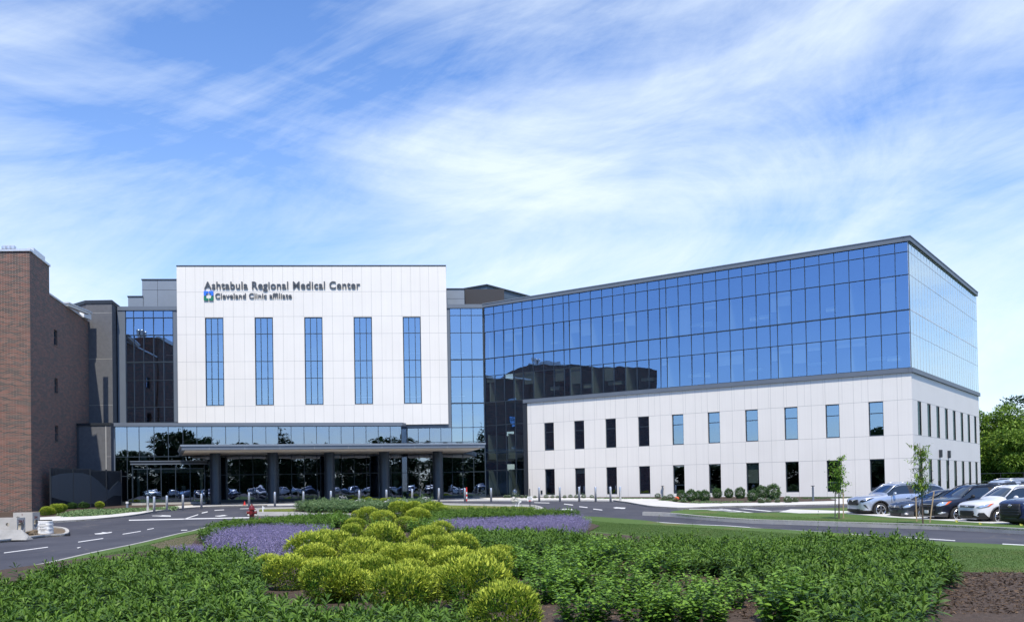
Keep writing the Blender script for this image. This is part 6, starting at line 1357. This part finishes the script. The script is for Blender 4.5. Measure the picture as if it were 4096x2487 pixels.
g = GP(509, 2030, .08); t = thing('path_light', 'short path light with white top between screen and vestibule', 'light', tuple(g)); mb = MB(); mb.lathe((0, 0, 0), [(.10, -.1), (.10, .34)], 12); link('post', mb.mesh('post', Mt['metal_l']), t); mb = MB(); mb.lathe((0, 0, 0), [(.12, .34), (.12, .50)], 12); link('cap', mb.mesh('cap', Mt['whitep']), t)
# hydrant
g = GP(1008, 2088, .08); hy = thing('fire_hydrant', 'dark red fire hydrant by the road behind the flowers', 'hydrant', tuple(g)); hy.scale = (1.22,)*3
mb = MB(); mb.lathe((0, 0, 0), [(.16, 0), (.16, .05), (.115, .05), (.11, .55), (.12, .56)], 20); link('barrel', mb.mesh('barrel', Mt['red']), hy)
mb = MB(); mb.lathe((0, 0, 0), [(.165, .56), (.165, .60), (.13, .62), (.11, .70), (.06, .76), (.035, .77), (.035, .82), (.0, .83)], 20); link('bonnet', mb.mesh('bonnet', Mt['red']), hy)
for dx, dy in ((-1, 0), (1, 0), (0, -1)):
    mb = MB(); e = .19 if dy == 0 else .21; r_ = .065 if dy == 0 else .085; mb.tube([(dx*.08, dy*.08, .44), (dx*e, dy*e, .44)], r_, 14); mb.tube([(dx*e, dy*e, .44), (dx*(e+.03), dy*(e+.03), .44)], r_+.015, 8); link('outlet_cap', mb.mesh('outlet_cap', Mt['red']), hy)
mb = MB(); mb.lathe((0, 0, 0), [(.17, .03), (.17, .07)], 20); mb.lathe((0, 0, 0), [(.118, .20), (.118, .225)], 20); link('flange', mb.mesh('flange', Mt['whitep'] if False else Mt['kerb']), hy)
g = GP(1037, 2086, .08); mb = MB(); mb.tube([(0, 0, 0), (0, 0, .22)], .006, 5); mb.quad((0, 0, .10), (.10, .02, .11), (.09, .02, .2), (0, 0, .2)); o = link('marker_flag', mb.mesh('marker_flag', Mt['orange'])); o.location = g; tag(o, 'small orange marker flag beside the red fire hydrant', 'flag')
# walk-in sign on a dark post
g = GP(2120, 2024, .1); t = thing('road_sign', 'small white sign board on a dark post in the island', 'sign', tuple(g)); Yg = g.y; T_ = htop(2121, 1954, Yg).z-g.z
mb = MB(); mb.box(-.035, .035, -.02, .02, -.1, T_); link('post', mb.mesh('post', Mt['metal_d']), t)
b0_, b1_ = htop(2112, 2003, Yg), htop(2132.5, 1984, Yg); bw = (2132.8-2112)/F*Yg; zl_, zh_ = htop(2120, 2003, Yg).z, htop(2120, 1984, Yg).z
mb = MB(); mb.box(-bw/2, bw/2, -.05, -.03, zl_-g.z, zh_-g.z); link('board', mb.mesh('board', Mt['whitep']), t)
hh = (zh_-zl_)
for i, (tx, wd) in enumerate((('Walk-In', .5), ('Emergency', .74), ('Entrance', .62))): put_text(tx, 'lettering', Mt['letter'], t, Vector((g.x-bw*wd/2, g.y-.055, zh_-hh*(.26+.22*i))), Vector((1, 0, 0)), hh*.13, bw*wd, .002, .01)
mb = MB(); z_ = zl_-g.z+hh*.1; mb.poly([(-.10, -.054, z_), (-.02, -.054, z_+.05), (-.02, -.054, z_+.02), (.1, -.054, z_+.02), (.1, -.054, z_-.02), (-.02, -.054, z_-.02), (-.02, -.054, z_-.05)]); link('arrow', mb.mesh('arrow', Mt['redpl'], fix=False), t)
mb = MB(); q = MB()
# red striped marker post
g = GP(1867, 2003, .09); t = thing('marker_post', 'red and white striped marker post beside a steel bollard', 'post', tuple(g))
for i in range(6): mb = MB(); mb.lathe((0, 0, 0), [(.055, .19*i), (.055, .19*(i+1)-.002)], 12); link('band', mb.mesh('band', Mt['redpl'] if i % 2 == 0 or i == 5 else Mt['whitep']), t)
g = GP(978.5, 2019, .09); t = thing('traffic_cone', 'small orange red traffic cone under the canopy', 'cone', tuple(g)); t.scale = (.75,)*3; mb = MB(); mb.lathe((0, 0, 0), [(.13, .03), (.03, .42), (.03, .43)], 16); link('cone', mb.mesh('cone', Mt['redpl']), t); mb = MB(); mb.box(-.18, .18, -.18, .18, 0, .03); link('base', mb.mesh('base', Mt['redpl']), t)
for x, y, h_, lab in ((1051.6, 2046, .40, 'thin white stub post in the yellow grass strip'), (1056, 2034, .13, 'tiny white stub post behind the grass strip')): lathe_thing('stub_post', lab, 'post', GP(x, y, .1), [(.04, -.05), (.04, h_)], 'whitep', 10)
lathe_thing('red_marker', 'small round red marker among the entrance island plants', 'marker', GP(1535, 2030, .1)+Vector((0, 0, .05)), [(.02, 0), (.02, .1), (.13, .14), (.16, .24), (.13, .34), (.02, .38)], 'redpl', 14)
g = GP(2707, 2002, .1); mb = MB(); mb.blob((0, 0, .16), (.19, .19, .15), 4, 3, .10, fr=3); o = link('orange_ball', mb.mesh('orange_ball', Mt['orange'], True)); o.location = g; tag(o, 'round orange garden ball among white flowering shrubs', 'ornament')
# clear globe ornament
g = GP(2068, 2024, .1); t = thing('garden_ornament', 'clear plastic globe with grey sack on white bent stakes in the island', 'ornament', tuple(g)); Yg = g.y
def lo_(px, py): p = htop(px, py, Yg); return (p.x-g.x, 0, p.z-g.z)
mb = MB(); mb.tube([lo_(2062, 2024), lo_(2067, 2008)], .035, 7); mb.tube([lo_(2073, 2024), lo_(2077, 2007), lo_(2074, 1998)], .04, 7); mb.tube([lo_(2081, 2009), lo_(2084, 2001)], .05, 7); link('stakes', mb.mesh('stakes', Mt['whitep']), t)
c_ = lo_(2059, 1966); R_ = 10.5/F*Yg; mb = MB(); mb.lathe((c_[0], 0, c_[2]), [(.02, R_*1.25), (.05, R_*1.02), (R_*.5, R_*.87), (R_*.87, R_*.5), (R_, 0), (R_*.95, -R_*.5), (R_*.8, -R_*1.0)], 22)
m_, nt_, N_, L_ = nt_new('clear_plastic'); o_ = N_.new('ShaderNodeOutputMaterial'); g_ = N_.new('ShaderNodeBsdfGlossy'); g_.inputs['Roughness'].default_value = .08; t_ = N_.new('ShaderNodeBsdfTransparent'); t_.inputs[0].default_value = (.75, .77, .78, 1); x_ = N_.new('ShaderNodeMixShader'); x_.inputs[0].default_value = .25; L_.new(t_.outputs[0], x_.inputs[1]); L_.new(g_.outputs[0], x_.inputs[2]); L_.new(x_.outputs[0], o_.inputs[0])
link('globe', mb.mesh('globe', m_, True), t)
c_ = lo_(2057, 2000); mb = MB(); mb.blob((c_[0], 0, c_[2]), (.24, .18, .20), 5, 3, .5, fr=2.5); link('sack', mb.mesh('sack', Mt['concrete']), t)
f = Fol(); m = 60; f.leaves(nr.normal(size=(m, 3))*[.14, .1, .16]+[lo_(2064, 1986)[0], 0, lo_(2064, 1986)[2]], nr.normal(size=(m, 3)), .09, .04, .2, U(0, 1, m)); link('foliage', mesh_np('foliage', f.get(), [Lf['hosta']]), t)
# precast concrete boxes with round openings
def precast(name, label, p0, ux, w, d, h, holes, txt, step=None):
    """box with round openings cut through its front and right faces"""
    t = thing(name, label, 'concrete block', tuple(p0)); ang = math.atan2(ux.y, ux.x)
    mb = MB(); mb.box(0, w, 0, d, 0, h); o = link('tmp', mb.mesh('b', Mt['concrete'])); cuts = []
    mb = MB(); mb.box(.13, w-.13, .13, d-.13, .1, h+.2); cuts.append(link('c', mb.mesh('c', Mt['concrete'])))
    for face, a, z, r_ in holes:
        mb = MB(); mb.tube([(a, -.3, z), (a, .3, z)] if face == 'f' else [(w-.3, a, z), (w+.3, a, z)], r_, 26); cuts.append(link('c', mb.mesh('c', Mt['concrete'])))
    for c in cuts: b = o.modifiers.new('b', 'BOOLEAN'); b.object = c; b.solver = 'EXACT'
    me = ev_mesh(o); bpy.data.objects.remove(o)
    for c in cuts: bpy.data.objects.remove(c)
    me.name = 'shell'; link('shell', me, t); t.rotation_euler = (0, 0, ang)
    for face, tx, a, z, s_ in txt:
        me = text_mesh(tx, .002, .012)
        for v_ in me.vertices:
            c = v_.co.copy(); v_.co = Vector((a+c.x*s_, -.006-c.z, z+c.y*s_)) if face == 'f' else Vector((w+.006+c.z, a+c.x*s_, z+c.y*s_))
        me.materials.clear(); me.materials.append(Mt['red']); link('painted_mark', me, t)
    return t
gA = GP(68, 2146, .06); gB = GP(131, 2128, .06)
precast('concrete_box', 'front pale precast concrete box with round hole, lying at left', gA-Vector((3.2*.995, -.32, 0)), Vector((1, -.10, 0)), 3.2, .62, .86, [('r', .31, .42, .24), ('f', 2.75, .55, .09), ('f', 1.2, .42, .30)], [('r', '204-3', .10, .64, .17)])
precast('concrete_box', 'taller precast concrete box standing behind the front one', gB-Vector((1.02, -.12, 0)), Vector((1, -.12, 0)), 1.02, .6, .98, [('r', .3, .42, .20), ('f', .25, .62, .17)], [('f', 'II', .45, .84, .12), ('r', '204', .14, .68, .16)])
mb = MB(); mb.add([(0, 0, 0), (1.5, 0, 0), (1.45, .25, .12), (1.1, .42, .42), (0, .45, .42), (0, .6, 0), (1.5, .6, 0)], [[0, 1, 2, 3, 4], [0, 4, 5], [1, 6, 2], [2, 6, 3], [3, 6, 5, 4], [0, 5, 6, 1]]); o = link('barrier', mb.mesh('barrier', Mt['old'])); o.location = GP(-10, 2160, .06)-Vector((.3, 0, 0)); tag(o, 'sloped worn concrete barrier piece before the front concrete box', 'barrier')
mb = MB()
for i in range(70):
    px_ = rnd.uniform(60, 155); base = 2150-(px_-60)*.17; g = GP(px_, base-rnd.uniform(0, 4), .07); k = .05+.10*rnd.random(); mb.blob((g.x, g.y+rnd.uniform(0, .25), g.z+rnd.uniform(0, .14)), (k, k, k*.7), i, 1, .5)
o = mb.build('rubble', Mt['soil']); tag(o, 'heap of tan rubble at the foot of the concrete boxes', 'rubble', kind='stuff')
# white sack with a tyre-like ring on top
g = GP(183, 2134, .06); t = thing('bulk_bag', 'white woven bulk bag with faint print beside the concrete boxes', 'bag', tuple(g)); mb = MB(); nn_ = 28; rows_ = 12; vs = []
for i in range(rows_+1):
    z = .62*i/rows_; s_ = .31+.012*math.sin(i*1.7)-.02*(i/rows_)
    for j in range(nn_):
        a = 2*math.pi*j/nn_; sq = 1/max(abs(math.cos(a)), abs(math.sin(a)))**.55; k = s_*sq*(1+.05*noise.noise(Vector((math.cos(a)*2, math.sin(a)*2, z*5)))); vs.append((k*math.cos(a), k*math.sin(a), z))
mb.add(vs, [[i*nn_+j, i*nn_+(j+1) % nn_, (i+1)*nn_+(j+1) % nn_, (i+1)*nn_+j] for i in range(rows_) for j in range(nn_)]+[[rows_*nn_+j for j in range(nn_)]]); link('sack', mb.mesh('sack', Mt['whitep'], True), t)
mb = MB(); mb.tube([(.26*math.cos(a), .26*math.sin(a), .64) for a in np.linspace(0, 6.28, 20)], .035, 6); link('ring', mb.mesh('ring', Mt['rubber']), t)
mb = MB()
for zr_, n_ in ((.46, 6), (.30, 4), (.22, 7)):
    for i in range(n_): x_ = -.1+i*.05; mb.box(x_, x_+.03, -.40, -.395, zr_, zr_+.03+.02*(i % 2))
link('print', mb.mesh('print', Mt['letter']), t)
g = GP(258, 2143, 0); mb = MB(); mb.box(-.16, .16, -.03, .12, -.06, .10); o = link('storm_inlet', mb.mesh('storm_inlet', Mt['black'])); o.location = g+Vector((.1, -.07, 0)); o.rotation_euler = (0, 0, .15); tag(o, 'dark storm inlet opening in the rounded kerb', 'inlet')
# litter, flags
g = GP(318, 2194); mb = MB(); mb.add([(-.15, .12, .02), (.02, .02, .05), (.17, -.02, .01), (.12, -.12, .06), (-.02, -.06, .01)], [[0, 1, 4], [1, 2, 3], [1, 3, 4]]); o = link('litter', mb.mesh('litter', Mt['whitep'], fix=False)); o.location = g+Vector((0, 0, .02)); tag(o, 'crumpled white scrap lying on the road', 'litter')
for x, y, lab in ((3822, 2081, 'small yellow flag by the wheel of the black car'), (3916, 2090, 'small yellow flag before the white car'), (4080, 2096, 'small yellow flag before the navy car')):
    g = GP(x, y+10, .13); h_ = htop(x, y-3, g.y).z-g.z; mb = MB(); mb.tube([(0, 0, -.05), (0, 0, h_)], .006, 5); mb.add([(0, 0, h_), (.10, -.02, h_-.03), (.13, .01, h_-.14), (.03, -.01, h_-.12)], [[0, 1, 2, 3]]); o = link('marker_flag', mb.mesh('marker_flag', Mt['yell'], fix=False)); o.location = g; tag(o, lab, 'flag', 'small yellow flags at the parking kerb')
# far chain link fence at the right
mb = MB(); A_, B_ = htop(3905, 1894, 96), htop(4180, 1888, 104)
for z in (0, -.8): mb.tube([A_+Vector((0, 0, z)), B_+Vector((0, 0, z))], .03, 5)
t = thing('rail_fence', 'dark two rail fence before the green trees at right', 'fence', (A_.x, A_.y, G(A_.y))); mb.build('rails', Mt['black'], t, fix=False)
for i in range(4): p = A_.lerp(B_, i/3); q = MB(); q.tube([(p.x, p.y, G(p.y)-.1), (p.x, p.y, p.z+.05)], .035, 6); q.build('post', Mt['black'], t, fix=False)
# roof stack on the brick wing, mirrored in the wing glass
